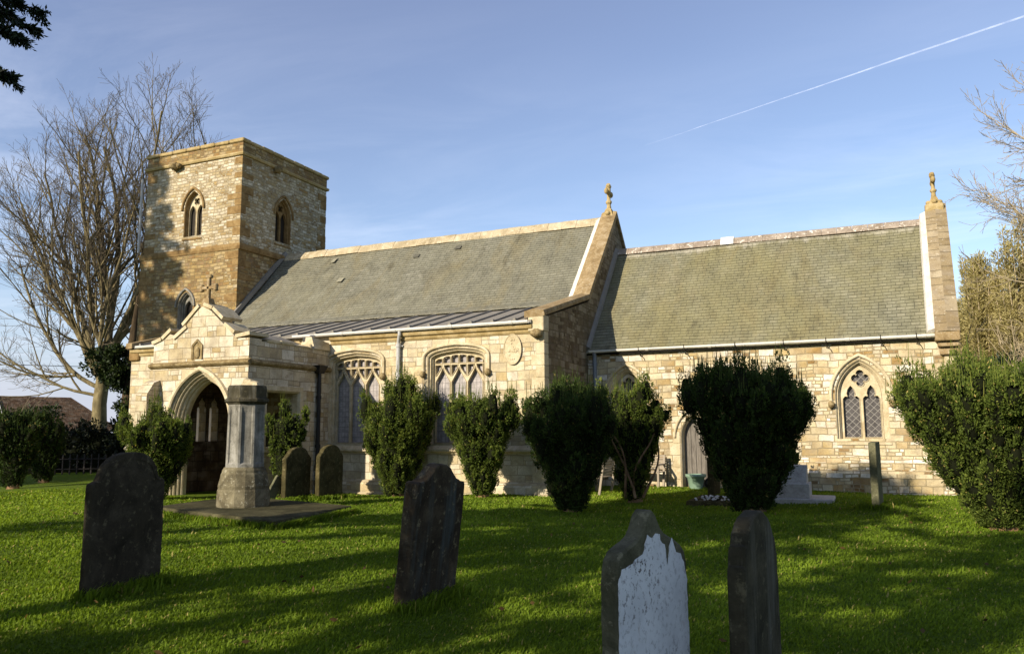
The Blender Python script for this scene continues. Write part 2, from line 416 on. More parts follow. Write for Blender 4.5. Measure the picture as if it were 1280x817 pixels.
M['tower_up'] = masonry('small white rubble of the belfry stage', 0.3, 0.13, [(0.0, rgb('75552d')), (0.16, rgb('967743')), (0.32, rgb('a7956e')), (0.6, rgb('bfb397')), (0.85, rgb('cbc1aa')), (1.0, rgb('a48b5c'))], rgb('94866a'), 0.014, 0.34, 0.09, 0.028)
M['tower_low'] = masonry('ironstone rubble of the lower stage', 0.34, 0.14, [(0.0, rgb('664b2b')), (0.3, rgb('846740')), (0.6, rgb('98804f')), (0.85, rgb('a8946b')), (1.0, rgb('b9ab8c'))], rgb('80704f'), 0.014, 0.38, 0.09, 0.032)
M['porch_shade'] = masonry('brown porch stone darkened for shade', 0.5, 0.28, [(0.0, rgb('2a2218')), (0.5, rgb('3d3122')), (1.0, rgb('4f412d'))], rgb('241d14'), 0.01, 0.4, 0.06, 0.02)  # brown porch stone, colour darkened to stand in for interior shade
M['iron'] = stone('orange ironstone dressing', rgb('665033'), rgb('826a45'), rgb('99825a'), 3.5, rgb('5b4a32'), 0.35)
M['dress'] = stone('cream limestone dressing', rgb('a09170'), rgb('b9ab8b'), rgb('cbc0a6'), 3.0, rgb('8a7c60'), 0.4)
M['yellow'] = stone('yellow lichened stone', rgb('857148'), rgb('a08c61'), rgb('b7a680'), 2.5, rgb('786c4e'), 0.4)
M['ridge_stone'] = stone('pale lichened ridge stone', rgb('8a7c60'), rgb('a5977a'), rgb('bcb095'), 2.2, rgb('d2cab6'), 0.5)
M['coping_blocks'] = masonry('jointed lichened coping blocks', 9.0, 0.62, [(0.0, rgb('776749')), (0.5, rgb('8e7e60')), (1.0, rgb('a2957b'))], rgb('5f543f'), 0.012, 0.5, 0.03, 0.012, rgb('c9c4b4'))
M['coping'] = stone('grey brown coping stone', rgb('6e5b3e'), rgb('8e7a58'), rgb('a8977a'), 3.5, rgb('b9ad95'), 0.5)
M['dark_dress'] = stone('soot darkened string stone', rgb('5a4c34'), rgb('7f6e4c'), rgb('a0906c'), 5.0, rgb('b9ad90'), 0.5)

def slate_mat(name, c, moss, w=0.23, h=0.135, top=None):
    t = Nt(name); uv = t.coord('UV')
    br = t.new('TexBrick'); br.offset = 0.5; br.squash = 0.8; br.squash_frequency = 5
    br.inputs['Color1'].default_value = (0, 0, 0, 1); br.inputs['Color2'].default_value = (1, 1, 1, 1); br.inputs['Mortar'].default_value = (0.3, 0.3, 0.3, 1)
    for k, v in (('Scale', 1), ('Brick Width', w), ('Row Height', h), ('Mortar Size', 0.007), ('Mortar Smooth', 0.2), ('Bias', 0)): br.inputs[k].default_value = v
    fine = t.new('TexNoise'); fine.inputs['Scale'].default_value = 5; t.link(uv, fine.inputs['Vector'])
    fs = t.new('VectorMath', operation='MULTIPLY_ADD'); t.link(fine.outputs['Color'], fs.inputs[0]); fs.inputs[1].default_value = (0.05, 0.012, 0); t.link(uv, fs.inputs[2])
    t.link(fs.outputs[0], br.inputs['Vector'])
    col = t.mix(.45, t.ramp(br.outputs['Color'], c), c[1][1])
    big = t.noise(uv, 0.45, 6, 0.65, 0.5, (1.0, 0.55, 1)); md = t.noise(uv, 2.2, 6, 0.7, 0.3, (1.0, 0.5, 1)); gr = t.noise(uv, 22, 4, 0.7)
    col = t.mix(t.ramp(big, [(0.34, 0.1), (0.62, 0.85)]), col, moss)
    och = t.ramp(t.noise(uv, 0.8, 6, 0.7, 1.0, (1.0, 0.35, 1)), [(0.5, 0.0), (0.68, 1.0)]); col = t.mix(t.math('MULTIPLY', och, .38), col, rgb('7a6c45'))
    col = t.mix(0.7, col, t.ramp(md, [(0.28, 0.58), (0.5, 1.0), (0.75, 1.25)]), 'MULTIPLY')
    col = t.mix(0.5, col, t.ramp(gr, [(0.28, 0.6), (0.5, 1.0), (0.75, 1.25)]), 'MULTIPLY')
    dk = t.ramp(t.noise(uv, 1.3, 5, 0.7, 0.6, (1.0, 0.4, 1)), [(0.58, 0.0), (0.7, 1.0)])
    col = t.mix(t.math('MULTIPLY', dk, 0.62), col, rgb('45402f'))
    li = t.ramp(t.noise(uv, 7.5, 5, 0.75), [(0.66, 0.0), (0.7, 1.0)])
    col = t.mix(t.math('MULTIPLY', li, 0.4), col, rgb('c4bea6'))
    if top:                                  # lime washed out of the ridge mortar
        sx = t.new('SeparateXYZ'); t.link(uv, sx.inputs[0])
        edge = t.math('ADD', t.math('SUBTRACT', sx.outputs['Y'], top-.42), t.math('MULTIPLY', t.math('SUBTRACT', t.noise(uv, 2.6, 5, .7, .2, (1, .18, 1)), .5), 1.1))
        col = t.mix(t.math('MULTIPLY', t.ramp(edge, [(0.1, 0.0), (0.45, 1.0)]), .75), col, rgb('b9b3a4'))
    col = t.mix(t.math('MULTIPLY', br.outputs['Fac'], t.ramp(md, [(.35, .65), (.65, .2)])), col, rgb('34332a'))
    h_ = t.math('ADD', t.math('MULTIPLY', br.outputs['Fac'], -0.8), t.math('ADD', t.math('MULTIPLY', br.outputs['Color'], 0.6), t.math('MULTIPLY', gr, 0.4)))
    return t.base(col, 0.82, 0.3, t.bump(h_, 0.012, 0.9))
M['slate_nave'] = slate_mat('green grey slate of the nave', [(0.0, rgb('636153')), (0.4, rgb('727061')), (0.75, rgb('7e7c6d')), (1.0, rgb('8e8a7b'))], rgb('73705d'))
M['slate_chancel'] = slate_mat('mossy slate of the chancel', [(0.0, rgb('6a6856')), (0.4, rgb('787663')), (0.75, rgb('82806c')), (1.0, rgb('908b78'))], rgb('78724f'), 0.22, 0.135, 5.15)
M['ridge_tile'] = stone('grey ridge tile', rgb('736656'), rgb('8d8071'), rgb('a79b8b'), 2.0, rgb('d8d3c6'), 0.85)
M['lead'] = plain('weathered lead sheet', rgb('7f7a70'), 0.7, 0.0, 0.4, 3.0, 0.1, 0.004)
M['mortar_white'] = stone('pale mortar fillet', rgb('a9a498'), rgb('c6c1b4'), rgb('d8d4c8'), 4.0)
M['gutter_white'] = plain('dull white painted gutter', rgb('d8d5cc'), 0.45, 0, 0.35, 4.0)
M['gutter_grey'] = plain('grey painted downpipe', rgb('a9a8a4'), 0.4, 0, 0.2)
M['pipe_blue'] = plain('blue grey painted downpipe', rgb('6f747a'), 0.4, 0, 0.2)
M['pipe_black'] = plain('black iron downpipe', rgb('1c1a18'), 0.5, 0, 0.2)
M['iron_black'] = plain('black wrought iron', rgb('16130f'), 0.55, 0, 0.2)
M['louvre'] = plain('dark belfry louvre', rgb('2a241c'), 0.9, 0, 0.3)
M['dark_in'] = plain('dark inside', rgb('17130e'), 0.95, 0, 0.2)

def glass_mat(name, base, lead, mode):
    t = Nt(name); uv = t.coord('UV')
    a = t.noise(uv, 9, 3, 0.6); col = t.mix(0.6, base, t.ramp(a, [(0.3, 0.55), (0.7, 1.35)]), 'MULTIPLY')
    if mode == 'bars':
        br = t.new('TexBrick'); br.offset = 0.0
        for k, v in (('Scale', 1), ('Brick Width', 0.11), ('Row Height', 0.15), ('Mortar Size', 0.006), ('Mortar Smooth', 0.1)): br.inputs[k].default_value = v
        br.inputs['Color1'].default_value = (0, 0, 0, 1); br.inputs['Color2'].default_value = (1, 1, 1, 1)
        t.link(uv, br.inputs['Vector']); fac = br.outputs['Fac']; v = br.outputs['Color']
    else:
        mpn = t.new('Mapping'); mpn.inputs['Rotation'].default_value = (0, 0, math.radians(45)); mpn.inputs['Scale'].default_value = (1.0, 1.0, 1); t.link(uv, mpn.inputs[0])
        br = t.new('TexBrick'); br.offset = 0.0
        for k, v in (('Scale', 1), ('Brick Width', 0.13), ('Row Height', 0.13), ('Mortar Size', 0.007), ('Mortar Smooth', 0.1)): br.inputs[k].default_value = v
        br.inputs['Color1'].default_value = (0, 0, 0, 1); br.inputs['Color2'].default_value = (1, 1, 1, 1)
        t.link(mpn.outputs[0], br.inputs['Vector']); fac = br.outputs['Fac']; v = br.outputs['Color']
    col = t.mix(0.35, col, t.ramp(v, [(0, 0.6), (1, 1.3)]), 'MULTIPLY')
    col = t.mix(t.math('MULTIPLY', fac, 0.8), col, lead)
    return t.base(col, 0.4, 0.18, t.bump(t.math('ADD', v, t.math('MULTIPLY', a, 0.6)), 0.004, 0.6))
M['glass_aisle'] = glass_mat('meshed leaded glass', rgb('9a9490'), rgb('686360'), 'bars')
M['glass_chancel'] = glass_mat('quarry leaded glass', rgb('4d4a48'), rgb('8c8880'), 'diamond')
M['glass_porch'] = glass_mat('pale leaded porch glass', rgb('b9b2ab'), rgb('6a645f'), 'bars')
_m = M['glass_porch'].node_tree; _t = _m.nodes.new('ShaderNodeBsdfTranslucent'); _t.inputs['Color'].default_value = (.85, .83, .8, 1); _x = _m.nodes.new('ShaderNodeMixShader'); _x.inputs[0].default_value = .7
_m.links.new(_m.nodes['Principled BSDF'].outputs[0], _x.inputs[1]); _m.links.new(_t.outputs[0], _x.inputs[2]); _m.links.new(_x.outputs[0], _m.nodes['Material Output'].inputs[0])

def door_mat():
    t = Nt('weathered grey oak planks'); uv = t.coord('UV')
    br = t.new('TexBrick'); br.offset = 0
    for k, v in (('Scale', 1), ('Brick Width', 0.135), ('Row Height', 40), ('Mortar Size', 0.006), ('Mortar Smooth', 0.2)): br.inputs[k].default_value = v
    br.inputs['Color1'].default_value = (0, 0, 0, 1); br.inputs['Color2'].default_value = (1, 1, 1, 1); t.link(uv, br.inputs['Vector'])
    g = t.noise(uv, 12, 6, 0.7, 0.4, (3, 0.25, 1))
    col = t.ramp(g, [(0.3, rgb('4a443d')), (0.5, rgb('6d675e')), (0.75, rgb('8a847a'))])
    col = t.mix(0.4, col, t.ramp(br.outputs['Color'], [(0, 0.7), (1, 1.2)]), 'MULTIPLY')
    col = t.mix(br.outputs['Fac'], col, rgb('1e1b18'))
    return t.base(col, 0.8, 0.25, t.bump(t.math('SUBTRACT', g, t.math('MULTIPLY', br.outputs['Fac'], 2.0)), 0.006, 0.8))
M['oak'] = door_mat()

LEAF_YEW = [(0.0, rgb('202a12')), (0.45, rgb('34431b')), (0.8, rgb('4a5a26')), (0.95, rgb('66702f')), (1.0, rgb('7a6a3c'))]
LEAF_YEW_SUNLIT = [(0.0, rgb('303b18')), (0.4, rgb('556429')), (0.75, rgb('778239')), (0.95, rgb('979748')), (1.0, rgb('a39355'))]
M['yew'] = leafmat('yew needles darkened for shade', LEAF_YEW, 0.6, 0.12, 0.1)  # same yew, needle colours darkened for the trees standing in shade
M['yew_sunlit'] = leafmat('yew needles lightened for sun', LEAF_YEW_SUNLIT, 0.6, 0.3, 0.1)  # same yew, needle colours lightened for the trees standing in sun
M['yew_core'] = plain('yew shade core', rgb('171a0c'), 0.95, 0, 0.3, 8, 0.1)  # dark solid core, coloured as the shade in gaps between lobes
M['conifer'] = leafmat('dark conifer needles', [(0.0, rgb('10180c')), (0.5, rgb('1d2a13')), (1.0, rgb('2f3d1c'))], 0.5, 0.1)
M['olive'] = leafmat('olive golden foliage', [(0.0, rgb('786e42')), (0.4, rgb('978c5a')), (0.75, rgb('b0a572')), (1.0, rgb('c3b98b'))], 0.7, 0.3)
M['ivy'] = leafmat('dark glossy ivy', [(0.0, rgb('121a0c')), (0.6, rgb('243014')), (1.0, rgb('3f4a22'))], 0.5, 0.08, 0.12)
M['hedge'] = leafmat('dark hedge leaves', [(0.0, rgb('11150a')), (0.6, rgb('20270f')), (1.0, rgb('363a1b'))], 0.6, 0.08)
M['bark_yew'] = bark('pinkish yew bark', rgb('5a4430'), rgb('8a6d50'), rgb('a98e70'), 9)
M['bark_pale'] = bark('pale lichened bark', rgb('4f4733'), rgb('756a4c'), rgb('988b68'), 5)
M['bark_grey'] = bark('grey brown twigs', rgb('564c3e'), rgb('766b58'), rgb('938871'), 5)
M['bark_dark'] = bark('dark bark', rgb('2c2418'), rgb('463a29'), rgb('63543d'), 5)
M['bark_tan'] = bark('tan twigs', rgb('85775c'), rgb('a6977a'), rgb('c0b295'), 5)
M['hs_dark'] = stone('dark algae covered slate headstone', rgb('26221a'), rgb('3a3429'), rgb('544c3d'), 2.8, rgb('776e54'), 0.45, 0.01, rgb('413a2d'))
M['hs_mottle'] = stone('mottled lichened headstone', rgb('262018'), rgb('3b3328'), rgb('5c5240'), 2.6, rgb('867b5e'), 0.5, 0.012, rgb('4c5452'))
M['hs_green'] = stone('greenish brown headstone', rgb('2b2818'), rgb('423c25'), rgb('5f563a'), 3.0, rgb('787050'), 0.5, 0.012, rgb('3a3a26'))
M['hs_pale'] = stone('green grey algae stone', rgb('4a4a38'), rgb('64634b'), rgb('817d62'), 3.0, rgb('9b9778'), 0.4, 0.012)
M['hs_lich'] = stone('green grey lichened headstone', rgb('3a392c'), rgb('555341'), rgb('74715b'), 3.2, rgb('918c72'), 0.5, 0.014)
M['hs_grey'] = stone('grey brown algae streaked headstone', rgb('2c2a20'), rgb('413d30'), rgb('5a5443'), 2.6, rgb('777159'), 0.4, 0.012, rgb('66645a'))
M['granite'] = stone('pale grey granite', rgb('8f8b82'), rgb('a8a49a'), rgb('bab6ab'), 9.0, rgb('7c776c'), 0.4, 0.004)
M['tomb'] = stone('weathered grey tomb stone', rgb('55534b'), rgb('7f7c72'), rgb('a3a097'), 2.2, rgb('3b382f'), 0.5, 0.015, rgb('4a4840'))
M['tomb_base'] = stone('lichened tomb base', rgb('3f3a2d'), rgb('635c48'), rgb('8b8369'), 2.6, rgb('aaa58e'), 0.6, 0.03)
M['slab'] = stone('mossy ledger slab', rgb('2c2b1c'), rgb('403d2a'), rgb('59543d'), 1.6, rgb('6d6a4c'), 0.5, 0.015)
def white_face():
    t = Nt('flaking whitened stone face'); ob = t.coord('Object')
    a = t.noise(ob, 4, 5, 0.6)
    col = t.ramp(a, [(0.3, rgb('c2c4c6')), (0.55, rgb('d6d8d9')), (0.8, rgb('e2e3e2'))])
    sp = t.ramp(t.noise(ob, 42, 4, 0.75, 0.3, (1, 1, 0.6)), [(0.54, 0.0), (0.6, 1.0)])
    zone = t.ramp(t.noise(ob, 2.6, 3, 0.6), [(0.4, 0.25), (0.6, 1.0)])
    col = t.mix(t.math('MULTIPLY', sp, zone), col, rgb('4d4842'))
    st = t.ramp(t.noise(ob, 9, 6, 0.75, 0.6, (1, 1, 0.35)), [(0.6, 0.0), (0.7, 1.0)])
    col = t.mix(t.math('MULTIPLY', st, 0.45), col, rgb('8a6f56'))
    return t.base(col, 0.85, 0.2, t.bump(a, 0.006, 0.6))
M['white_face'] = white_face()
M['teak'] = plain('silvered bench teak', rgb('8f8473'), 0.8, 0, 0.4, 9)
M['glaze'] = plain('turquoise verdigris glaze', rgb('78907c'), 0.6, 0, 0.6, 7, 0.5)
M['soil'] = plain('dark potting soil', rgb('211a12'), 0.95, 0, 0.4, 20)
M['petal'] = plain('white silk petals', rgb('dcdad4'), 0.7, 0, 0.1)
M['roof_brown'] = masonry('brown clay tile', 0.25, 0.2, [(0.0, rgb('3a2a1e')), (0.5, rgb('54402f')), (1.0, rgb('6a5340'))], rgb('241a12'), 0.008, 0.3, 0.02, 0.02)
M['brick'] = masonry('pale house brick', 0.24, 0.08, [(0.0, rgb('a98a62')), (0.5, rgb('c2a67d')), (1.0, rgb('d2bb97'))], rgb('b9ab90'), 0.008, 0.2, 0.01, 0.006)
M['fence'] = plain('grey fence wood', rgb('221d17'), 0.85, 0, 0.4)
M['wire'] = plain('black cable', rgb('15151a'), 0.6)

# ------------------------------------------------------------------ ground and grass
RNG = np.random.default_rng(7)
def ground_z(x, y):
    dip = -0.16*np.exp(-(((x+13)/4.2)**2 + ((y-20.2)/2.2)**2))
    und = 0.035*np.sin(x*0.55+1.0)*np.sin(y*0.43+0.4) + 0.02*np.sin(x*1.3+y*0.7)
    near = np.clip((np.hypot(x, y)-3)/5, 0, 1)
    far = np.clip((np.hypot(x, y)-60)/600, 0, 1)
    return dip + und*near - 6*far
def make_ground():
    xs = np.concatenate([-np.geomspace(900, 42, 12), np.linspace(-40, 16, 140), np.geomspace(18, 900, 13)])
    ys = np.concatenate([-np.geomspace(900, 20, 12), np.linspace(-18, 50, 136), np.geomspace(53, 1500, 13)])
    X, Y = np.meshgrid(xs, ys); Z = ground_z(X, Y)
    n, k = len(ys), len(xs); i = (np.arange(n-1)[:, None]*k + np.arange(k-1)[None]).ravel()
    t = Nt('lawn turf'); ob = t.coord('Object')
    a = t.noise(ob, 0.7, 6, 0.65); b = t.noise(ob, 40, 5, 0.8, 0.3)
    col = t.ramp(b, [(0.3, rgb('3a4a12')), (0.5, rgb('596d1c')), (0.72, rgb('7a8e2d'))])
    col = t.mix(0.45, col, t.ramp(a, [(0.35, (0.75, 0.78, 0.6, 1)), (0.65, (1.1, 1.05, 0.9, 1))]), 'MULTIPLY')
    mat = t.base(col, 0.95, 0.1, t.bump(b, 0.05, 0.9))
    o = np_mesh('ground', np.stack([X, Y, Z], -1).reshape(-1, 3), [np.stack([i, i+1, i+k+1, i+k], 1)], mat, smooth=True)
    tag(o, kind='structure')
make_ground()

LEDGER = np.array([(-13.62, 12.36), (-9.36, 11.14), (-9.82, 13.98), (-13.95, 15.2)])
def in_ledger(x, y):
    r = np.ones(len(x), bool)
    for i in range(4):
        a, b = LEDGER[i], LEDGER[(i+1) % 4]
        r &= ((b[0]-a[0])*(y-a[1]) - (b[1]-a[1])*(x-a[0])) > 0
    return r
def make_grass():
    R = np.random.default_rng(3); n = 560000
    d = np.exp(R.uniform(math.log(2.1), math.log(27), n)); th = np.radians(R.uniform(-67, 22, n))
    x, y = d*np.sin(th), d*np.cos(th)
    # longer tufts the mower misses round the stones
    ex, ey = [], []
    for bx_, by_, l_ in ((-7.22, 6.25, .52), (-3.96, 6.98, .44), (-1.12, 4.43, .34), (-.605, 4.92, .36), (-12.6, 15.72, .47), (-12.05, 16.28, .44), (.05, 18.2, .32), (-3.42, 20, .3)):
        k_ = 1500; ex.append(bx_+R.normal(.0, .09, k_)+np.where(R.random(k_) < .6, .05, -.16)); ey.append(by_+R.uniform(-l_-.06, l_+.06, k_))
    for i_ in range(4):
        a_, b_ = LEDGER[i_], LEDGER[(i_+1) % 4]; t_ = R.random(2600); o_ = np.abs(R.normal(0, .05, 2600))+.01; nx_, ny_ = (b_[1]-a_[1]), -(b_[0]-a_[0]); nl_ = math.hypot(nx_, ny_)
        ex.append(a_[0]+(b_[0]-a_[0])*t_+nx_/nl_*o_); ey.append(a_[1]+(b_[1]-a_[1])*t_+ny_/nl_*o_)
    ex, ey = np.concatenate(ex), np.concatenate(ey); long_ = np.concatenate([np.zeros(n, bool), np.ones(len(ex), bool)])
    x, y = np.concatenate([x, ex]), np.concatenate([y, ey]); d = np.hypot(x, y)
    keep = ~in_ledger(x, y) & ~((y > 19.5) & (x < -7.7) & (x > -23)) & ~((y > 23.15) & (x < 2.3) & (x > -8)) & ~((y > 16.1) & (x > -18.2) & (x < -14.6))
    x, y, d, long_ = x[keep], y[keep], d[keep], long_[keep]; n = len(x)
    cl = np.sin(x*2.1+np.sin(y*1.7)*1.3)*np.sin(y*2.3+np.sin(x*1.9)) ; cl2 = np.sin(x*6.3+y*3.1)*np.sin(y*7.7-x*2.2)
    h = (0.028 + 0.018*R.random(n) + 0.008*cl + 0.005*cl2)*np.clip(0.8+0.03*d, 0.8, 1.2)
    h *= np.where(R.random(n) < 0.04, 1.7, 1.0)
    h = np.where(long_, R.uniform(.06, .17, n), h)
    w = 0.0024+0.0007*d
    az = R.uniform(0, 2*np.pi, n); lean = R.uniform(0.1, 0.75, n)
    # blades laid over a little by the wind and the mower
    dx = np.cos(az)*lean + 0.25; dy = np.sin(az)*lean + 0.1
    saz = R.uniform(0, np.pi, n); sx, sy = np.cos(saz)*w, np.sin(saz)*w
    z = ground_z(x, y) - 0.01
    V = np.empty((n, 5, 3))
    V[:, 0] = np.stack([x-sx, y-sy, z], 1); V[:, 1] = np.stack([x+sx, y+sy, z], 1)
    mx, my, mz = x+dx*h*.35, y+dy*h*.35, z+h*.65
    V[:, 2] = np.stack([mx+sx*.7, my+sy*.7, mz], 1); V[:, 3] = np.stack([mx-sx*.7, my-sy*.7, mz], 1)
    V[:, 4] = np.stack([x+dx*h, y+dy*h, z+h*(1-.25*lean)], 1)
    k = np.arange(n)[:, None]*5
    F4 = k+np.array([[0, 1, 2, 3]]); F3 = k+np.array([[3, 2, 4]])
    patch = np.sin(x*.55+1.7*np.sin(y*.41))*np.sin(y*.62+1.1*np.sin(x*.37)); tint = np.clip(0.47+0.16*cl+.18*patch+R.normal(0, 0.16, n), 0, 1); tint = np.where(R.random(n) < 0.025, 1.0, tint*0.9)
    mat = leafmat('grass blades', [(0.0, rgb('445514')), (0.4, rgb('5f741d')), (0.8, rgb('7d922c')), (0.92, rgb('8f9f3a')), (1.0, rgb('a2965a'))], 0.6, 0.38, 0.1)
    o = np_mesh('grass', V.reshape(-1, 3), [F4, F3], mat, tint=np.concatenate([tint, tint]))
    tag(o, 'rough green lawn grass growing between the graves', 'grass', kind='stuff')
make_grass()
def fallen():
    R = np.random.default_rng(12); n = 260
    d = np.exp(R.uniform(math.log(3.5), math.log(22), n)); th = np.radians(R.uniform(-60, 18, n))
    x, y = d*np.sin(th), d*np.cos(th); z = ground_z(x, y)+R.uniform(0.03, 0.075, n)
    D = unit(np.stack([R.normal(size=n), R.normal(size=n), R.normal(0, .35, n)], 1))
    V, F = leaves(np.stack([x, y, z], 1), D, R.uniform(.04, .09, n), R.uniform(.025, .05, n), R)
    m_ = leafmat('dead leaf', [(0, rgb('352815')), (0.6, rgb('524022')), (1, rgb('7a6238'))], 0.8, 0.2)
    tag(np_mesh('fallen_leaves', V, [F], m_, tint=R.random(n)), 'scattered brown dead leaves lying on the lawn', 'leaves', kind='stuff')
fallen()

# ------------------------------------------------------------------ the church
YA, YC, YR, XG, XE = 19.64, 23.3, 26.71, -7.75, 2.24
XT, YT0, YT1, XTW, ZT = -22.4, 23.95, 29.42, -27.62, 13.45
church = empty('church', (-10, 23, 0), 'old limestone parish church with square tower, porch, nave and chancel behind the yews', 'church')

def arc2(cx, zs, w, rise, n=10, x_only=None):
    """two-centred pointed arch from left springing over the apex to the right springing"""
    h = w/2; R = (h*h+rise*rise)/(2*h); ph = math.asin(min(1, rise/R))
    if R < h: ph = math.pi - ph
    L = [(cx-h+R+R*math.cos(math.pi-ph*i/n), zs+R*math.sin(math.pi-ph*i/n)) for i in range(n+1)]
    return L + [(2*cx-x, z) for x, z in L[-2::-1]]
def flat4(cx, zs, w, rise, n=12):
    """depressed four-centred arch"""
    pts = []
    for i in range(-n, n+1):
        a = abs(i)/n; x = cx + w/2*math.sin(math.pi/2*i/n)
        s_ = abs(x-cx)/(w/2)
        z = zs + rise*(0.72*math.sqrt(max(0, 1-s_**3.4)) + 0.28*(1-s_))
        pts.append((x, z))
    return pts
def ogee(cx, zs, w, rise, n=6):
    """ogee head: convex haunch then a concave sweep up to a point"""
    pts = []
    for i in range(n+1):
        t = i/n; x = -w/2*(1-t); z = rise*(0.62*math.sin(t*math.pi/2)**1.0*(1-t*0.15) + 0.47*t**3.2)
        pts.append((cx+x, zs+z))
    pts[-1] = (cx, zs+rise)
    return pts + [(2*cx-x, z) for x, z in pts[-2::-1]]
def foil(cx, cz, r, lobes=4, rot=0.0, n=6, depth=0.42):
    pts = []
    for k in range(lobes):
        a0 = rot+2*math.pi*k/lobes; ccx, ccz = cx+math.cos(a0)*r*0.52, cz+math.sin(a0)*r*0.52
        for i in range(n+1):
            a = a0 + (-1+2*i/n)*math.radians(112 if lobes == 4 else 100)
            pts.append((ccx+math.cos(a)*r*0.46, ccz+math.sin(a)*r*0.46))
    return pts
def trefoil_head(cx, zs, w, rise):
    h = w/2
    L = [(cx-h, zs), (cx-h*0.98, zs+rise*0.22), (cx-h*0.72, zs+rise*0.36), (cx-h*0.42, zs+rise*0.34), (cx-h*0.52, zs+rise*0.52), (cx-h*0.4, zs+rise*0.76), (cx-h*0.16, zs+rise*0.92), (cx, zs+rise)]
    return L + [(2*cx-x, z) for x, z in L[-2::-1]]
def loop(path, z0): return [(path[0][0], z0)] + path + [(path[-1][0], z0)]
def inset(path, d):
    """shrink an upright opening loop (bottom-left, up and over, bottom-right) by d on sides and head"""
    out = []
    n = len(path)
    for i in range(n):
        a = Vector(path[i])-Vector(path[i-1]) if i > 0 else Vector((0, 1)); b = Vector(path[i+1])-Vector(path[i]) if i < n-1 else Vector((0, -1))
        a.normalize(); b.normalize(); mt = Vector((a.y, -a.x)) + Vector((b.y, -b.x)); mt.normalize()
        sc = 1/max(0.5, mt.dot(Vector((a.y, -a.x)))); out.append((path[i][0]+mt.x*d*sc, path[i][1]+mt.y*d*sc))
    return out
JAMB = [(0, 0.002), (-.025, -.02), (-.025, -.06), (-.055, -.085), (-.075, -.085), (-.075, -.13), (-.11, -.16), (-.11, -.2), (-.15, -.235), (-.15, -.36)]
def bars(fr, mb, path, w=0.05, d0=-.30, d1=-.2, closed=False):
    mb.sweep(fr, path, [(-w/2, d0), (-w/2, d1-.04), (-w/5, d1), (w/5, d1), (w/2, d1-.04), (w/2, d0)], closed, True)
def hood(fr, mb, path, o=0.06, w=0.08, d=0.075):
    mb.sweep(fr, path, [(o, 0.0), (o, d*.7), (o+w*.3, d), (o+w, d*.85), (o+w*1.15, 0.0)], False, False)

def window(name, fr, outer, z0, holes, glass, hoodpath=None, stops=None, surround='dress', tracery='dress', jamb=JAMB, sill=True, gd=-.31):
    """a church window: moulded surround > tracery, glass, hood mould"""
    lp = loop(outer, z0); mb = MB(); mb.sweep(fr, lp, jamb)
    x0, x1 = lp[0][0], lp[-1][0]
    if sill:
        P = [fr.p(x0-.02, z0-.16, -.36), fr.p(x1+.02, z0-.16, -.36), fr.p(x1+.02, z0-.16, .03), fr.p(x0-.02, z0-.16, .03)]
        Q = [fr.p(x0-.02, z0+.05, -.36), fr.p(x1+.02, z0+.05, -.36), fr.p(x1+.02, z0-.1, .035), fr.p(x0-.02, z0-.1, .035)]
        mb.hexa(P, Q)
    w = mb.build(name, M[surround], church)
    off = -jamb[-1][0]; inn = inset(lp, off)
    inn = [(x, max(z, z0)) for x, z in inn]; inn[0] = (inn[0][0], z0); inn[-1] = (inn[-1][0], z0)
    tb = MB(); tb.prism(fr, inn, -.29, -.2, holes, back=False, outer=False)
    for h in holes: bars(fr, tb, h, 0.022, -.21, -.175, True)
    tb.build('tracery', M[tracery], w)
    gb = MB(); gb.prism(fr, inn, gd-.01, gd, (), back=False, outer=False); gb.build('glass' if glass.startswith('glass') else 'louvre', M[glass], w)
    if hoodpath:
        hb = MB(); hood(fr, hb, hoodpath); hb.build('hood_mould', M[surround], w)
    if stops:
        for sx, sz in stops:
            sb = MB(); c = fr.p(sx, sz, .07); r_ = random.Random(int(sx*77)); sb.blob(c, (.085, .085, .1), 6, r_, .22); sb.build('head_stop', M['dark_dress'], w, True)
    return w

# --- window openings, kept for the wall plates
def aisle_window(cx, fr):
    w, z0, zs, rise = 1.84, 1.30, 3.70, 0.27
    outer = flat4(cx, zs, w, rise)
    holes = []; iw = w-.30; L = iw/3
    inner_top = lambda x: zs - .12 + (rise-.02)*(0.72*math.sqrt(max(0, 1-(abs(x-cx)/(iw/2+.02))**3.4)) + 0.28*(1-abs(x-cx)/(iw/2+.02)))
    for k in range(3):
        lc = cx-iw/2+L*(k+.5); lw = L-.05
        o = ogee(lc, 3.02, lw, .42); holes.append([(o[0][0], z0+.03)] + o + [(o[-1][0], z0+.03)])
        for s_ in (-1, 1):                     # the daggers beside each ogee point
            xm = lc+s_*(L/2-.02); xa = lc+s_*.03
            pts = [(xa, 3.51), (lc+s_*.06, 3.40), (lc+s_*(L/2-.06), 3.22), (xm, 3.2), (xm, 3.51)]
            holes.append(pts if s_ < 0 else pts[::-1])
    for k in range(6):
        x0 = cx-iw/2+iw/6*k+.014; x1 = x0+iw/6-.028
        top0, top1 = inner_top(x0)-.035, inner_top(x1)-.035; xm = (x0+x1)/2
        zt = min(inner_top(xm)-.03, max(top0, top1)+.05)
        top0, top1 = max(top0, 3.64), max(top1, 3.64); zt = max(zt, 3.68)
        holes.append([(x0, 3.555), (x0, top0-.04), (x0+.03, min(top0, zt)), (xm, zt), (x1-.03, min(top1, zt)), (x1, top1-.04), (x1, 3.555)])
    hp = [(cx-w/2, 3.3)] + outer + [(cx+w/2, 3.3)]
    stops = [(cx-w/2-.1, 3.24), (cx+w/2+.1, 3.24)]
    return outer, z0, holes, hp, stops
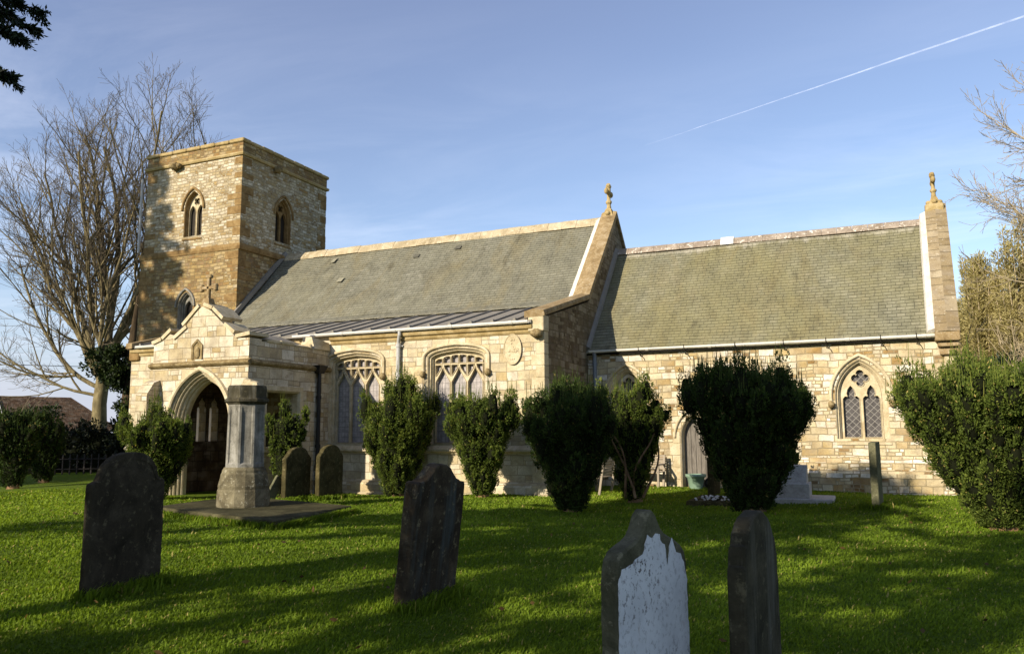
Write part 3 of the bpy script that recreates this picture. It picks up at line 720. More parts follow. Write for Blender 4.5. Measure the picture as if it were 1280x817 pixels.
def chancel_window(cx):
    w, z0, zs, rise = 1.3, 1.38, 2.52, 0.98
    outer = arc2(cx, zs, w, rise); iw = w-.30; L = iw/2; holes = []
    for s_ in (-1, 1):
        lc = cx+s_*L/2; t_ = trefoil_head(lc, 2.36, L-.075, .45)
        holes.append([(t_[0][0], z0+.03)] + t_ + [(t_[-1][0], z0+.03)])
    holes.append(foil(cx, 3.0, .235, 4, math.pi/2))
    hp = arc2(cx, zs, w, rise)
    return outer, z0, holes, [(cx-w/2, zs-.15)] + hp + [(cx+w/2, zs-.15)], [(cx-w/2-.1, zs-.22), (cx+w/2+.1, zs-.22)]
JAMB2 = [(0, .002), (-.025, -.03), (-.025, -.1), (-.06, -.14), (-.06, -.36)]
def belfry_window(c):
    w, z0, zs, rise = .98, 9.66, 10.78, .8
    outer = arc2(c, zs, w, rise); iw = w-.12; L = iw/2; holes = []
    for s_ in (-1, 1):
        lc = c+s_*L/2; t_ = arc2(lc, 10.66, L-.08, .36, 5)
        holes.append([(t_[0][0], z0+.03)] + t_ + [(t_[-1][0], z0+.03)])
    holes.append(foil(c, 11.18, .17, 4, math.pi/4))
    return outer, z0, holes, outer
fA, fC, fT, fTE, fG = south(YA), south(YC), south(YT0), east(XT), east(XG)

# --- aisle: south wall with two windows
W2 = aisle_window(-10.4, fA); W1 = aisle_window(-13.78, fA)
mb = MB()
mb.prism(fA, [(-22.955, -.6), (XG-.006, -.6), (XG-.006, 4.62), (-22.955, 4.62)], -.7, 0, [loop(W1[0], W1[1]), loop(W2[0], W2[1]), [(-17.1, -.5), (-17.1, 1.7), (-16.9, 2.1), (-16.4, 2.35), (-15.9, 2.1), (-15.7, 1.7), (-15.7, -.5)]], reveal=False)
mb.build('aisle_wall', M['aisle'], church)
mb = MB()
mb.prism(south(YA+.25), [(-17.2, -.5), (-17.2, 2.4), (-15.6, 2.4), (-15.6, -.5)], -.1, 0); mb.build('inner_door', M['oak'], church)
for Wd in (W1, W2): window('aisle_window', fA, Wd[0], Wd[1], Wd[2], 'glass_aisle', Wd[3], Wd[4])
# plinth, sill string, cornice
mb = MB()
for x0, x1 in ((-22.96, -18.2), (-14.55, XG)):
    mb.prism(Fr((x0, 0, 0), (0, 1, 0), (1, 0, 0)), [(YA+.01, -.6), (YA-.16, -.6), (YA-.16, .17), (YA-.1, .27), (YA+.01, .3)], 0, x1-x0 + (.12 if x1 == XG else 0))
    mb.prism(Fr((x0, 0, 0), (0, 1, 0), (1, 0, 0)), [(YA+.01, -.6), (YA-.24, -.6), (YA-.24, -.07), (YA-.15, -.05), (YA+.01, -.05)], 0, x1-x0 + (.16 if x1 == XG else 0))
mb.split('plinth', M['aisle'], church)
mb = MB()
for x0, x1 in ((-22.96, -18.2), (-14.6, XG)):
    mb.prism(Fr((x0, 0, 0), (0, 1, 0), (1, 0, 0)), [(YA+.01, 1.02), (YA-.015, 1.02), (YA-.03, 1.06), (YA-.11, 1.1), (YA-.11, 1.15), (YA+.01, 1.27)], 0, x1-x0)
mb.split('string_course', M['dress'], church)
mb = MB()
for x0, x1 in ((-22.9, -18.2), (-14.62, XG-.3)):
    mb.prism(Fr((x0, 0, 0), (0, 1, 0), (1, 0, 0)), [(YA+.01, 4.22), (YA-.03, 4.24), (YA-.06, 4.29), (YA-.06, 4.33), (YA-.13, 4.37), (YA-.15, 4.43), (YA-.15, 4.46), (YA+.01, 4.5)], 0, x1-x0)
mb.split('cornice', M['yellow'], church)
# carved oval plaque
mb = MB(); ov = [(-8.65+.25*math.cos(a*math.pi/14)*(1 if abs(math.sin(a*math.pi/14)) < .95 else 1), 3.83+.4*math.sin(a*math.pi/14)) for a in range(28)]
mb.prism(fA, ov, -.02, .05); mb.sweep(fA, ov, [(-.02, .045), (-.015, .06), (.005, .06), (.015, .03), (.02, 0)], True)
rr = random.Random(5)
for i in range(26):
    a, r_ = rr.uniform(0, 6.28), rr.uniform(0, .85); p = fA.p(-8.65+.2*r_*math.cos(a), 3.83+.33*r_*math.sin(a), .05); mb.blob(p, (.035, .02, .035), 4)
mb.build('wall_plaque', M['dress'], church)
# quoined east edge of the aisle wall and kneeler
mb = MB(); z = -.04; k = 0
while z < 4.15:
    h = .31; l = .36 if k % 2 else .24
    mb.box(XG-l, XG+.012, YA-.014, YA+.3, z, z+h-.012, .01); z += h; k += 1
mb.split('corner_stone', M['dress'], church)
mb = MB()
mb.box(XG-.42, XG+.03, YA-.1, YA+.3, 4.28, 4.72, .02)
mb.build('kneeler_stone', M['dress'], church); 
mb = MB(); mb.blob((XG-.16, YA-.12, 4.22), (.17, .13, .12), 7, random.Random(3), .2); mb.build('head_stop', M['dark_dress'], church, True)

# --- east wall of aisle and nave gable above
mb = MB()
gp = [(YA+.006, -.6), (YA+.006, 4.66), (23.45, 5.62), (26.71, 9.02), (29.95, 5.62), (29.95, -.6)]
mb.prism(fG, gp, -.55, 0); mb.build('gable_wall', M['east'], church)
# gable coping following the two pitches
mb = MB()
cp = [(YA-.12, 4.72), (23.48, 5.76), (26.71, 9.19), (30.05, 5.76)]
mb.sweep(fG, cp, [(0.0, -.52), (.11, -.5), (.15, -.24), (.11, .05), (.03, .07), (-.04, .06), (-.06, -.52)], False, True)
mb.build('gable_coping', M['coping'], church)
mb = MB()                                                          # mortar fillet beside it
mb.sweep(fG, [(23.52, 5.84), (26.66, 9.14)], [(-.12, -.5), (.05, -.5), (.0, -.68), (-.12, -.7)], False, True); mb.build('mortar_fillet', M['mortar_white'], church)
# floriated cross seen edge-on
def finial(X, Y, z, name, s=1.0):
    b = MB(); b.hexa([(X-.2*s, Y-.2*s, z), (X+.2*s, Y-.2*s, z), (X+.2*s, Y+.2*s, z), (X-.2*s, Y+.2*s, z)], [(X-.1*s, Y-.1*s, z+.3*s), (X+.1*s, Y-.1*s, z+.3*s), (X+.1*s, Y+.1*s, z+.3*s), (X-.1*s, Y+.1*s, z+.3*s)])
    for sx, sy in ((-1, 0), (1, 0), (0, -1), (0, 1)): b.blob((X+sx*.2*s, Y+sy*.2*s, z+.1*s), (.1*s, .1*s, .09*s), 6)
    b.lathe((X, Y, z+.28*s), [(.1*s, 0), (.075*s, .2*s), (.12*s, .26*s), (.12*s, .32*s), (.07*s, .37*s), (.07*s, .6*s), (.09*s, .64*s), (.08*s, .95*s), (.03*s, 1.0*s)], 8)
    for dz, l in ((.66, .3),):
        b.box(X-.07*s, X+.07*s, Y-l*s, Y+l*s, z+.28*s+dz*s-.07*s, z+.28*s+dz*s+.07*s, .03*s)
        for sy in (-1, 1): b.blob((X, Y+sy*l*s, z+.28*s+dz*s), (.085*s, .1*s, .12*s), 6)
    b.blob((X-.01, Y, z+1.2*s), (.11*s, .11*s, .12*s), 6, random.Random(2), .2)
    b.build(name, M['yellow'], church)
finial(XG-.24, YR, 9.18, 'gable_cross', .93)

# --- roofs
def roof(name, mat, X0, X1, Y0, z0, Y1, z1, row=.135, sag=.03, nx=16, parent=None, seed=1, skew=0.0):
    L = math.hypot(Y1-Y0, z1-z0); n = max(2, round(L/row)); r_ = random.Random(seed)
    nyv, nzv = -(z1-z0)/L, (Y1-Y0)/L
    b = MB()
    wob = [[r_.uniform(-1, 1) for _ in range(nx+1)] for _ in range(n+1)]
    def P(i, j, lift):
        t = i/n; x = X0+(X1+skew*t-X0)*j/nx
        s_ = sag*math.sin(math.pi*j/nx)*math.sin(math.pi*min(1, t*.9)) + .006*wob[i][j] + .035*math.sin(x*.9+i*.11)*math.sin(i*.16+x*.31)
        return (x, Y0+(Y1-Y0)*t + nyv*(lift-s_), z0+(z1-z0)*t + nzv*(lift-s_))
    for i in range(n):
        for j in range(nx):
            u0, u1 = X0+(X1-X0)*j/nx, X0+(X1-X0)*(j+1)/nx
            lo = .015
            b.face([P(i, j, lo), P(i, j+1, lo), P(i+1, j+1, .004), P(i+1, j, .004)], [(u0, i*row), (u1, i*row), (u1, (i+1)*row), (u0, (i+1)*row)])
            b.face([P(i, j, -.01), P(i, j+1, -.01), P(i, j+1, lo), P(i, j, lo)], [(u0, i*row+.002), (u1, i*row+.002), (u1, i*row+.004), (u0, i*row+.004)])
    b.face([(X0, Y1, z1), (X1, Y1, z1), (X1, 2*Y1-Y0, z0), (X0, 2*Y1-Y0, z0)])
    return b.build(name, M[mat], church if parent is None else parent)
nr = roof('nave_roof', 'slate_nave', XT+.01, XG-.5, 23.5, 5.74, YR, 9.06, nx=24, seed=4)
# bellcast courses of slate lapping on to the lead
b = MB()
pts = [(23.52, 5.76), (23.1, 5.56), (22.65, 5.45), (22.2, 5.38)]
for i in range(3):
    for j in range(24):
        xa, xb = XT+.02+(XG-.5-XT)*j/24, XT+.02+(XG-.5-XT)*(j+1)/24
        (ya, za), (yb, zb) = pts[i+1], pts[i]
        b.face([(xa, ya, za+.035), (xb, ya, za+.035), (xb, yb, zb+.015), (xa, yb, zb+.015)], [(xa, -.405*(i+1)), (xb, -.405*(i+1)), (xb, -.405*i), (xa, -.405*i)])
        b.face([(xa, ya, za-.0), (xb, ya, za-.0), (xb, ya, za+.035), (xa, ya, za+.035)], [(xa, -.405*(i+1)), (xb, -.405*(i+1)), (xb, -.405*(i+1)+.003), (xa, -.405*(i+1)+.003)])
b.build('slate_courses', M['slate_nave'], nr)
b = MB(); xx = XT+.02; rg = random.Random(9)
while xx < XG-.55:
    l = min(.55, XG-.5-xx); dz = rg.uniform(-.012, .012)
    b.prism(Fr((xx, 0, 0), (0, 1, 0), (1, 0, 0)), [(YR-.24, 8.86+dz), (YR-.22, 8.93+dz), (YR-.06, 9.16+dz), (YR, 9.2+dz), (YR+.06, 9.16+dz), (YR+.24, 8.88+dz)], 0.004, l-.004); xx += l
b.build('ridge', M['ridge_stone'], nr)
b = MB()                                                           # dark weathering fillet where the roof meets the tower
b.sweep(fTE, [(23.0, 5.5), (23.62, 6.02), (26.71, 9.2)], [(-.02, 0), (.14, .02), (.14, .11), (-.02, .13)], False, True); b.build('lead_flashing', M['lead'], nr)
def odd_slates(par, X0, X1, Y0, z0, Y1, z1, n, seed):
    rg = random.Random(seed); L = math.hypot(Y1-Y0, z1-z0); d = Vector((0, (Y1-Y0)/L, (z1-z0)/L)); nn = Vector((0, -d.z, d.y))
    for i in range(n):
        c = Vector((rg.uniform(X0, X1), Y0, z0))+d*rg.uniform(.3, L-.4)+nn*.03; a = rg.uniform(-.25, .25); w = rg.uniform(.09, .14); h = rg.uniform(.1, .17)
        u = Vector((math.cos(a), 0, 0))+d*math.sin(a); v = d*math.cos(a)-Vector((math.sin(a), 0, 0)); t = nn*.012
        P = [c-u*w-v*h+t, c+u*w-v*h+t, c+u*w+v*h, c-u*w+v*h]; b = MB(); b.hexa([q-nn*.008 for q in P], P); b.build('slipped_slate', M[rg.choice(['pale_slate', 'dark_slate', 'dark_slate'])], par)
M['pale_slate'] = plain('pale slipped slate', rgb('86826f'), .8, 0, .5, 8, .1); M['dark_slate'] = plain('dark replacement slate', rgb('5a584d'), .8, 0, .5, 8, .1)
odd_slates(nr, -21.4, -8.8, 23.5, 5.74, YR, 9.06, 4, 3)
# lead covered aisle roof with rolls
b = MB(); b.face([(-22.9, 19.48, 4.58), (XG-.3, 19.48, 4.58), (XG-.3, 23.6, 5.72), (-22.9, 23.6, 5.72)]); b.face([(-22.9, 19.48, 4.5), (XG-.3, 19.48, 4.5), (XG-.3, 19.48, 4.58), (-22.9, 19.48, 4.58)])
ar = b.build('aisle_roof', M['lead'], church)
b = MB(); x = -22.4
while x < XG-.5:
    b.tube([(x, 19.47, 4.6), (x, 22.6, 5.465)], .032, 7); b.hexa([(x-.055, 19.46, 4.575), (x+.055, 19.46, 4.575), (x+.04, 19.62, 4.6), (x-.04, 19.62, 4.6)], [(x-.03, 19.46, 4.66), (x+.03, 19.46, 4.66), (x+.02, 19.62, 4.67), (x-.02, 19.62, 4.67)]); x += .66
b.split('lead_roll', M['lead'], ar)
b = MB(); b.prism(Fr((-22.98, 0, 0), (0, 1, 0), (1, 0, 0)), [(19.4, 4.5), (19.4, 4.68), (23.9, 5.86), (23.9, 5.66)], 0, .28)   # west end coping
b.build('aisle_coping', M['coping'], church)
b = MB(); b.box(-23.0, -22.55, YA-.09, YA+.3, 4.1, 4.56, .03); b.build('kneeler_stone', M['iron'], church)
b = MB(); b.prism(west(-22.96), [(-YA-.008, -.6), (-23.8, -.6), (-23.8, 5.6), (-YA-.008, 4.6)], -.5, 0); b.build('aisle_end_wall', M['aisle'], church)

# gutters and pipes
def gutter(name, mat, x0, x1, y, z, r=.075):
    b = MB(); n = 8
    prof = [(math.cos(math.pi+math.pi*i/n)*r, math.sin(math.pi+math.pi*i/n)*r) for i in range(n+1)]
    prof += [(r*.84, 0), (0, -r*.72), (-r*.84, 0)]
    rows = [[(x, y+a, z+c) for a, c in prof] for x in (x0, x1)]
    b.grid(rows, True); b.face(rows[0]); b.face(rows[1][::-1])
    xx = x0+1.8
    while xx < x1-.2:
        rows = [[(x, y+a*1.14, z+c*1.14+.004) for a, c in prof[:n+1]] for x in (xx-.05, xx+.05)]; b.grid(rows); xx += 1.83
    return b.build(name, M[mat], church)
gutter('gutter', 'gutter_white', -15.9, XG-.36, YA-.2, 4.57, .085)
gutter('gutter', 'gutter_white', -22.5, -18.1, YA-.2, 4.57, .085)
g2 = gutter('gutter', 'gutter_white', XG+.1, 1.95, YC-.15, 4.06, .08)
b = MB(); b.tube([(-12.12, YA-.2, 4.5), (-12.12, YA-.2, 4.4), (-12.2, YA-.12, 4.22), (-12.22, YA-.09, 4.1)], .05, 10); b.tube([(-12.22, YA-.09, 4.12), (-12.22, YA-.09, 1.4), (-12.22, YA-.17, 1.18), (-12.22, YA-.17, 0)], .062, 10)
for z in (4.05, 2.3): b.tube([(-12.22, YA-.09, z), (-12.22, YA-.09, z+.1)], .078, 10); b.box(-12.34, -12.1, YA-.06, YA, z+.02, z+.06)
b.build('downpipe', M['gutter_grey'], church)
b = MB(); b.tube([(-7.5, YC-.15, 4.02), (-7.5, YC-.1, 3.85), (-7.5, YC-.1, 0)], .062, 10)
for z in (3.6, 1.9): b.tube([(-7.5, YC-.1, z), (-7.5, YC-.1, z+.1)], .078, 10)
b.build('downpipe', M['pipe_blue'], church)
b = MB()
for x in (-6.1, -4.75, -3.3, -2.0, -.9, .45, 1.3):                 # twisted iron gutter brackets
    b.tube([(x, YC-.24, 4.1), (x, YC-.2, 3.96), (x+.02, YC-.09, 3.86), (x+.0, YC-.012, 3.84)], .012, 5); b.tube([(x+.02, YC-.1, 3.87), (x+.1, YC-.03, 3.79), (x+.14, YC-.01, 3.7)], .01, 5)
b.split('gutter_bracket', M['iron_black'], g2)

# --- chancel
C1 = chancel_window(-.115); C2 = chancel_window(-6.54)
dpath = arc2(-4.56, 1.42, .86, .72, 8)
mb = MB(); mb.prism(fC, [(XG-.1, -.6), (XE-.006, -.6), (XE-.006, 4.0), (XG-.1, 4.0)], -.7, 0, [loop(C1[0], C1[1]), loop(C2[0], C2[1]), loop(dpath, -.5)], reveal=False); mb.build('chancel_wall', M['chancel'], church)
for c in (C1, C2): window('chancel_window', fC, c[0], c[1], c[2], 'glass_chancel', c[3], c[4])
b = MB(); b.sweep(fC, loop(dpath, -.2), [(0, .002), (-.03, -.03), (-.03, -.1), (-.07, -.14), (-.07, -.3)]); dp_ = b.build('door_surround', M['dress'], church)
hb = MB(); hood(fC, hb, dpath, .12, .07, .07)
hb.build('hood_mould', M['dress'], dp_)
b = MB()                                                           # pale jamb stones round the door
for s_ in (-1, 1):
    z = -.1; k = 0
    while z < 1.4:
        w_ = .3 if k % 2 else .2; x0 = -4.56+s_*.435; x1 = x0+s_*w_
        b.box(min(x0, x1), max(x0, x1), YC-.014, YC+.1, z, z+.34-.012, .008); z += .34; k += 1
b.split('jamb_stone', M['dress'], dp_)
b = MB(); b.prism(fC, inset(loop(dpath, -.2), .06), -.32, -.27, (), back=False); door = b.build('door', M['oak'], church)
b = MB(); c = fC.p(-4.33, 1.0, -.245)
b.tube([(c.x+.075*math.cos(a*math.pi/8), c.y, c.z+.075*math.sin(a*math.pi/8)) for a in range(17)], .011, 6, False); b.blob((c.x, c.y, c.z+.07), (.03, .02, .03), 5)
b.box(c.x+.1, c.x+.14, c.y-.02, c.y+.01, .78, .88); b.build('ring_handle', M['iron_black'], door)
mb = MB()
for y, z, h in ((.17, .58, .1), (.08, .86, .07)):
    for x0, x1 in ((XG, -5.4), (-3.75, XE+.0)):
        mb.prism(Fr((x0, 0, 0), (0, 1, 0), (1, 0, 0)), [(YC+.01, -.6), (YC-y, -.6), (YC-y, z-.1), (YC+.01, z+h)], 0, x1-x0 + (.1+y*.3 if x1 == XE else 0))
mb.split('plinth', M['chancel'], church)
b = MB()
for xa, xb in ((XG, 1.72),): b.box(xa, xb, YC-.12, YC+.12, 3.93, 4.02)
b.build('eaves_board', M['dark_in'], church)
cr = roof('chancel_roof', 'slate_chancel', XG+.0, 1.72, 23.12, 3.98, YR, 7.86, nx=20, sag=.06, seed=8, skew=.25)
b = MB(); xx = XG+.01; k = 0
while xx < 1.95:
    l = min(.45, 1.97-xx); b.prism(Fr((xx, 0, 0), (0, 1, 0), (1, 0, 0)), [(YR-.21, 7.72), (YR-.19, 7.78), (YR-.05, 7.95), (YR, 7.97), (YR+.05, 7.95), (YR+.21, 7.72)], 0.004, l-.004); xx += l; k += 1
b.build('ridge', M['ridge_tile'], cr)
b = MB(); b.prism(Fr((-4.12, 0, 0), (0, 1, 0), (1, 0, 0)), [(YR-.24, 7.72), (YR-.2, 7.86), (YR-.05, 8.0), (YR, 8.02), (YR+.05, 8.0), (YR+.21, 7.74)], 0, .42); b.build('ridge_tile', M['gutter_white'], cr)
b = MB(); b.sweep(fG, [(23.2, 4.16), (26.6, 7.96)], [(-.1, .005), (.06, .005), (.0, .09), (-.1, .11)], False, True); b.build('lead_flashing', M['lead'], cr)
# east gable of the chancel with raised coping, kneeler and finial
fE = east(XE)
class MBs(MB):
    def build(s, *a, **k):
        s.v = [(x+.075*max(0, y-23.3), y, z) if y < YR+.6 else (x+.075*(YR+.6-23.3), y, z) for x, y, z in s.v]; return MB.build(s, *a, **k)
b = MBs(); b.prism(fE, [(YC+.006, -.6), (YC+.006, 4.05), (YR, 7.98), (2*YR-YC, 4.05), (2*YR-YC, -.6)], -.5, 0.0); b.build('chancel_gable', M['chancel'], church)
b = MBs(); b.sweep(fE, [(22.98, 4.05), (YR, 8.3), (2*YR-22.98, 4.05)], [(-.02, .03), (.05, .05), (.1, -.24), (.05, -.52), (-.02, -.5)], False, True); b.build('gable_coping', M['coping_blocks'], church)
b = MBs(); b.prism(fE, [(23.2, 3.98), (23.06, 4.14), (YR, 8.28), (2*YR-23.06, 4.14), (2*YR-23.2, 3.98), (YR, 7.9)], -.5, .0); b.build('gable_parapet', M['coping_blocks'], church)
b = MB(); b.box(XE-.52, XE+.05, YC-.36, YC+.35, 3.86, 4.12, .02); b.box(XE-.46, XE+.02, YC-.24, YC+.3, 3.72, 3.85, .02); b.box(XE-.42, XE+.015, YC-.12, YC+.3, 3.52, 3.71, .02); b.build('kneeler_stone', M['coping'], church)
b = MBs(); b.sweep(fE, [(23.2, 4.16), (26.68, 8.12)], [(-.12, -.5), (.08, -.5), (.0, -.66), (-.12, -.7)], False, True); b.build('mortar_fillet', M['mortar_white'], church)
b = MBs(); b.box(XE-.5, XE+.0, YR-.24, YR+.24, 7.98, 8.36, .03); b.build('apex_stone', M['yellow'], church)
finial(XE+.0, YR, 8.36, 'gable_cross', .78)
b = MB(); z = 0.9; k = 0
while z < 3.5:
    l = .5 if k % 2 else .32; b.box(XE-l, XE+.012, YC-.014, YC+.3, z, z+.3-.012, .01); z += .3; k += 1
b.split('corner_stone', M['dress'], church)

# --- tower
SW_, SH_ = 8.96, 12.82
BS = belfry_window(-24.93); BE = belfry_window(26.5)
lw = arc2(-25.05, 6.72, .8, .62, 8)
mb = MB()
mb.prism(fT, [(XTW, SW_), (XT-.007, SW_), (XT-.007, SH_), (XTW, SH_)], -.6, 0, [loop(BS[0], BS[1])], reveal=False)
mb.prism(fTE, [(YT0+.006, SW_), (YT1-.004, SW_), (YT1-.004, SH_), (YT0+.006, SH_)], -.6, -.003, [loop(BE[0], BE[1])], reveal=False)
mb.prism(west(XTW), [(-YT0-.006, SW_), (-YT1+.01, SW_), (-YT1+.01, SH_), (-YT0-.006, SH_)], -.6, .004)
mb.prism(north(YT1), [(-XTW, SW_), (-XT, SW_), (-XT, SH_), (-XTW, SH_)], -.6, -.006)
tower = mb.build('tower', M['tower_up'], church)
e = .07
mb = MB()
mb.prism(south(YT0-e), [(XTW-e, -.6), (XT+e*.3-.007, -.6), (XT+e*.3-.007, SW_), (XTW-e, SW_)], -.6, 0, [loop(lw, 5.4)], reveal=False)
mb.prism(east(XT+e*.3), [(YT0-e+.006, -.6), (YT1+e-.004, -.6), (YT1+e-.004, SW_), (YT0-e+.006, SW_)], -.6, -.003)
mb.prism(west(XTW-e), [(-YT0+e-.006, -.6), (-YT1-e+.01, -.6), (-YT1-e+.01, SW_), (-YT0+e-.006, SW_)], -.6, .004)
mb.prism(north(YT1+e), [(-XTW+e, -.6), (-XT-e*.3, -.6), (-XT-e*.3, SW_), (-XTW+e, SW_)], -.6, -.006)
mb.build('lower_stage', M['tower_low'], tower)
window('belfry_window', fT, BS[0], BS[1], BS[2], 'louvre', BS[3], None, 'iron', 'dress', JAMB2)
window('belfry_window', fTE, BE[0], BE[1], BE[2], 'louvre', BE[3], None, 'iron', 'iron', JAMB2)
th = arc2(-25.05, 6.62, .42, .38, 6)
window('lancet_window', south(YT0-e), lw, 5.4, [[(th[0][0], 5.45)] + th + [(th[-1][0], 5.45)]], 'louvre', lw, None, 'tomb', 'tomb')
def ring_course(name, mat, z0, z1, o0, o1, parent, batter=True):
    """a band right round the tower"""
    b = MB(); rows = []
    for z, o in ((z0, 0.0), (z0+.01, o0), ((z0+z1)/2, o1), (z1-.02, o1*.9), (z1, 0.0)):
        rows.append([(XTW-o, YT0-o, z), (XT+o, YT0-o, z), (XT+o, YT1+o, z), (XTW-o, YT1+o, z)])
    b.grid(rows, True); return b.build(name, M[mat], parent)
ring_course('string_course', 'iron', SW_-.1, SW_+.16, .1, .13, tower)
ring_course('string_course', 'yellow', SH_-.08, SH_+.07, .07, .1, tower)
b = MB()
for fr, a0, a1, dd in ((fT, XTW-.01, XT+.012, .02), (fTE, YT0-.014, YT1, .017), (west(XTW), -YT1, -YT0+.014, .017), (north(YT1), -XT, -XTW, .014)):
    b.prism(fr, [(a0, SH_), (a1, SH_), (a1, 13.3), (a0, 13.3)], -.45, dd)
b.build('parapet', M['tower_low'], tower)
b = MB(); o = .09
for x0, x1, y0, y1 in ((XTW-o, XT+o, YT0-o, YT0+.4), (XTW-o, XT+o, YT1-.4, YT1+o), (XTW-o, XTW+.4, YT0+.4, YT1-.4), (XT-.4, XT+o, YT0+.4, YT1-.4)):
    # coping stones laid end to end, each a little out of line
    rg = random.Random(int(x0*10+y0)); lx = (x1-x0) > (y1-y0); n = 7 if max(x1-x0, y1-y0) > 2 else 1
    for i in range(n):
        dz = rg.uniform(-.012, .012)
        if lx: b.box(x0+(x1-x0)*i/n+.004, x0+(x1-x0)*(i+1)/n-.004, y0, y1, 13.3, 13.45+dz, .03)
        else: b.box(x0, x1, y0+(y1-y0)*i/n+.004, y0+(y1-y0)*(i+1)/n-.004, 13.3, 13.45+dz, .03)
b.split('coping_stone', M['yellow'], tower)
b = MB(); b.box(XTW+.3, XT-.3, YT0+.3, YT1-.3, 12.9, 13.0); b.hexa([(XT-2.6, YT0+1, 13.0), (XT-.5, YT0+1, 13.0), (XT-.5, YT1-.6, 13.0), (XT-2.6, YT1-.6, 13.0)], [(XT-2.3, YT0+1.4, 13.5), (XT-.8, YT0+1.4, 13.5), (XT-.8, YT1-1, 13.5), (XT-2.3, YT1-1, 13.5)]); b.build('tower_roof', M['lead'], tower)
# corner stones of ironstone, irregular
b = MB(); rg = random.Random(21)
for (cx, cy, sx, sy) in ((XT, YT0, -1, 1), (XTW, YT0, 1, 1), (XT, YT1, -1, -1)):
    z = 0.3; k = 0
    while z < 12.6:
        h = rg.uniform(.24, .36)
        up = z > SW_-.1
        if up and z < SW_+.2: z = SW_+.18
        o = .014 if up else e+.014; oX = (.014 if up else e*.3+.014) if cx == XT else o
        if rg.random() < (.6 if up else .5) and not (z < SW_ < z+h):
            lx, ly = (.62, .34) if k % 2 else (.34, .58); lx *= rg.uniform(.8, 1.2); ly *= rg.uniform(.8, 1.2)
            xa, xb = sorted((cx-sx*oX, cx+sx*lx)); ya, yb = sorted((cy-sy*o, cy+sy*ly))
            b.box(xa, xb, ya, yb, z, z+h-.012, .012)
        z += h; k += 1
b.split('corner_stone', M['iron'], tower)
b = MB(); b.blob((-25.95, YT0-.16, 12.72), (.2, .18, .16), 7, random.Random(8), .25); b.blob((-25.7, YT0-.14, 12.72), (.1, .14, .12), 6, random.Random(9), .25); b.build('gargoyle', M['dark_dress'], tower, True)
b = MB(); b.blob((XT+.16, 25.9, 12.68), (.18, .16, .16), 7, random.Random(18), .25); b.build('gargoyle', M['dark_dress'], tower, True)
b = MB(); b.tube([(-27.78, YT0-.12, 12.4), (-27.78, YT0-.14, 9.2)], .05, 8); b.build('downpipe', M['gutter_grey'], tower)

# --- porch
YP, XPW, XPE = 16.19, -18.08, -14.68
fP, fPE = south(YP), east(XPE)
porch_arch = arc2(-16.3, 1.85, 2.1, 1.42, 12)
gab = [(XPW, -.6), (XPE-.0, -.6), (XPE-.0, 4.12), (-15.1, 4.12), (-15.55, 4.5), (-16.05, 4.92), (-16.36, 5.06), (-16.75, 4.8), (-16.95, 4.5), (-17.3, 4.3), (-17.5, 4.36), (-17.75, 4.2), (XPW, 4.1)]
mb = MB(); niche = [(-16.6, 3.62), (-16.6, 3.98), (-16.46, 4.1), (-16.32, 3.98), (-16.32, 3.62)]
mb.prism(fP, gab, -.47, 0, [loop(porch_arch, -.55), ], reveal=False)
wE = [(16.9, 1.25), (16.9, 2.78), (18.28, 2.78), (18.28, 1.25)]
mb.prism(fPE, [(YP+.47, -.6), (YA, -.6), (YA, 4.06), (YP+.47, 4.06)], -.5, -.003, [wE])
wl1, wl2 = [[(c-.19, 1.4), (c-.19, 2.35), (c-.12, 2.42), (c-.13, 2.52), (c-.05, 2.6), (c, 2.7), (c+.05, 2.6), (c+.13, 2.52), (c+.12, 2.42), (c+.19, 2.35), (c+.19, 1.4)] for c in (-17.57, -18.05)]
mb.prism(west(XPW), [(-YP-.47, -.6), (-YA, -.6), (-YA, 4.06), (-YP-.47, 4.06)], -.45, -.003, [wl1, wl2])
porch = mb.build('porch', M['porch'], church)
b = MB(); b.prism(west(XPW), [(-YP-.49, -.5), (-YA+.02, -.5), (-YA+.02, 3.6), (-YP-.49, 3.6)], -.49, -.455, [wl1, wl2]); b.build('shade_lining', M['porch_shade'], porch)  # added sheet over the west wall that darkens the porch interior
b = MB(); b.prism(west(XPW), [(-18.4, 1.35), (-17.2, 1.35), (-17.2, 2.75), (-18.4, 2.75)], -.2, -.17); 
b.build('porch_window_glass', M['glass_porch'], porch)
b = MB(); b.face([(XPW+.3, YP+.5, 3.62), (XPE-.3, YP+.5, 3.62), (XPE-.3, YA+.1, 3.62), (XPW+.3, YA+.1, 3.62)]); b.face([(XPW+.2, YP+.4, 4.0), ((XPW+XPE)/2, YP+.4, 4.55), ((XPW+XPE)/2, YA+.1, 4.55), (XPW+.2, YA+.1, 4.0)]); b.face([(XPE-.2, YP+.4, 4.0), ((XPW+XPE)/2, YP+.4, 4.55), ((XPW+XPE)/2, YA+.1, 4.55), (XPE-.2, YA+.1, 4.0)])
b.build('porch_roof', M['lead'], porch)
b = MB(); b.sweep(fPE, [(16.9, 1.25), (16.9, 2.78), (18.28, 2.78), (18.28, 1.25)], [(.12, -.002), (.12, .035), (.0, .035), (-.05, -.03), (-.05, -.2)]); b.box(XPE-.3, XPE+.05, 16.84, 18.34, 1.12, 1.26, .01); b.build('porch_side_window', M['dress'], porch)
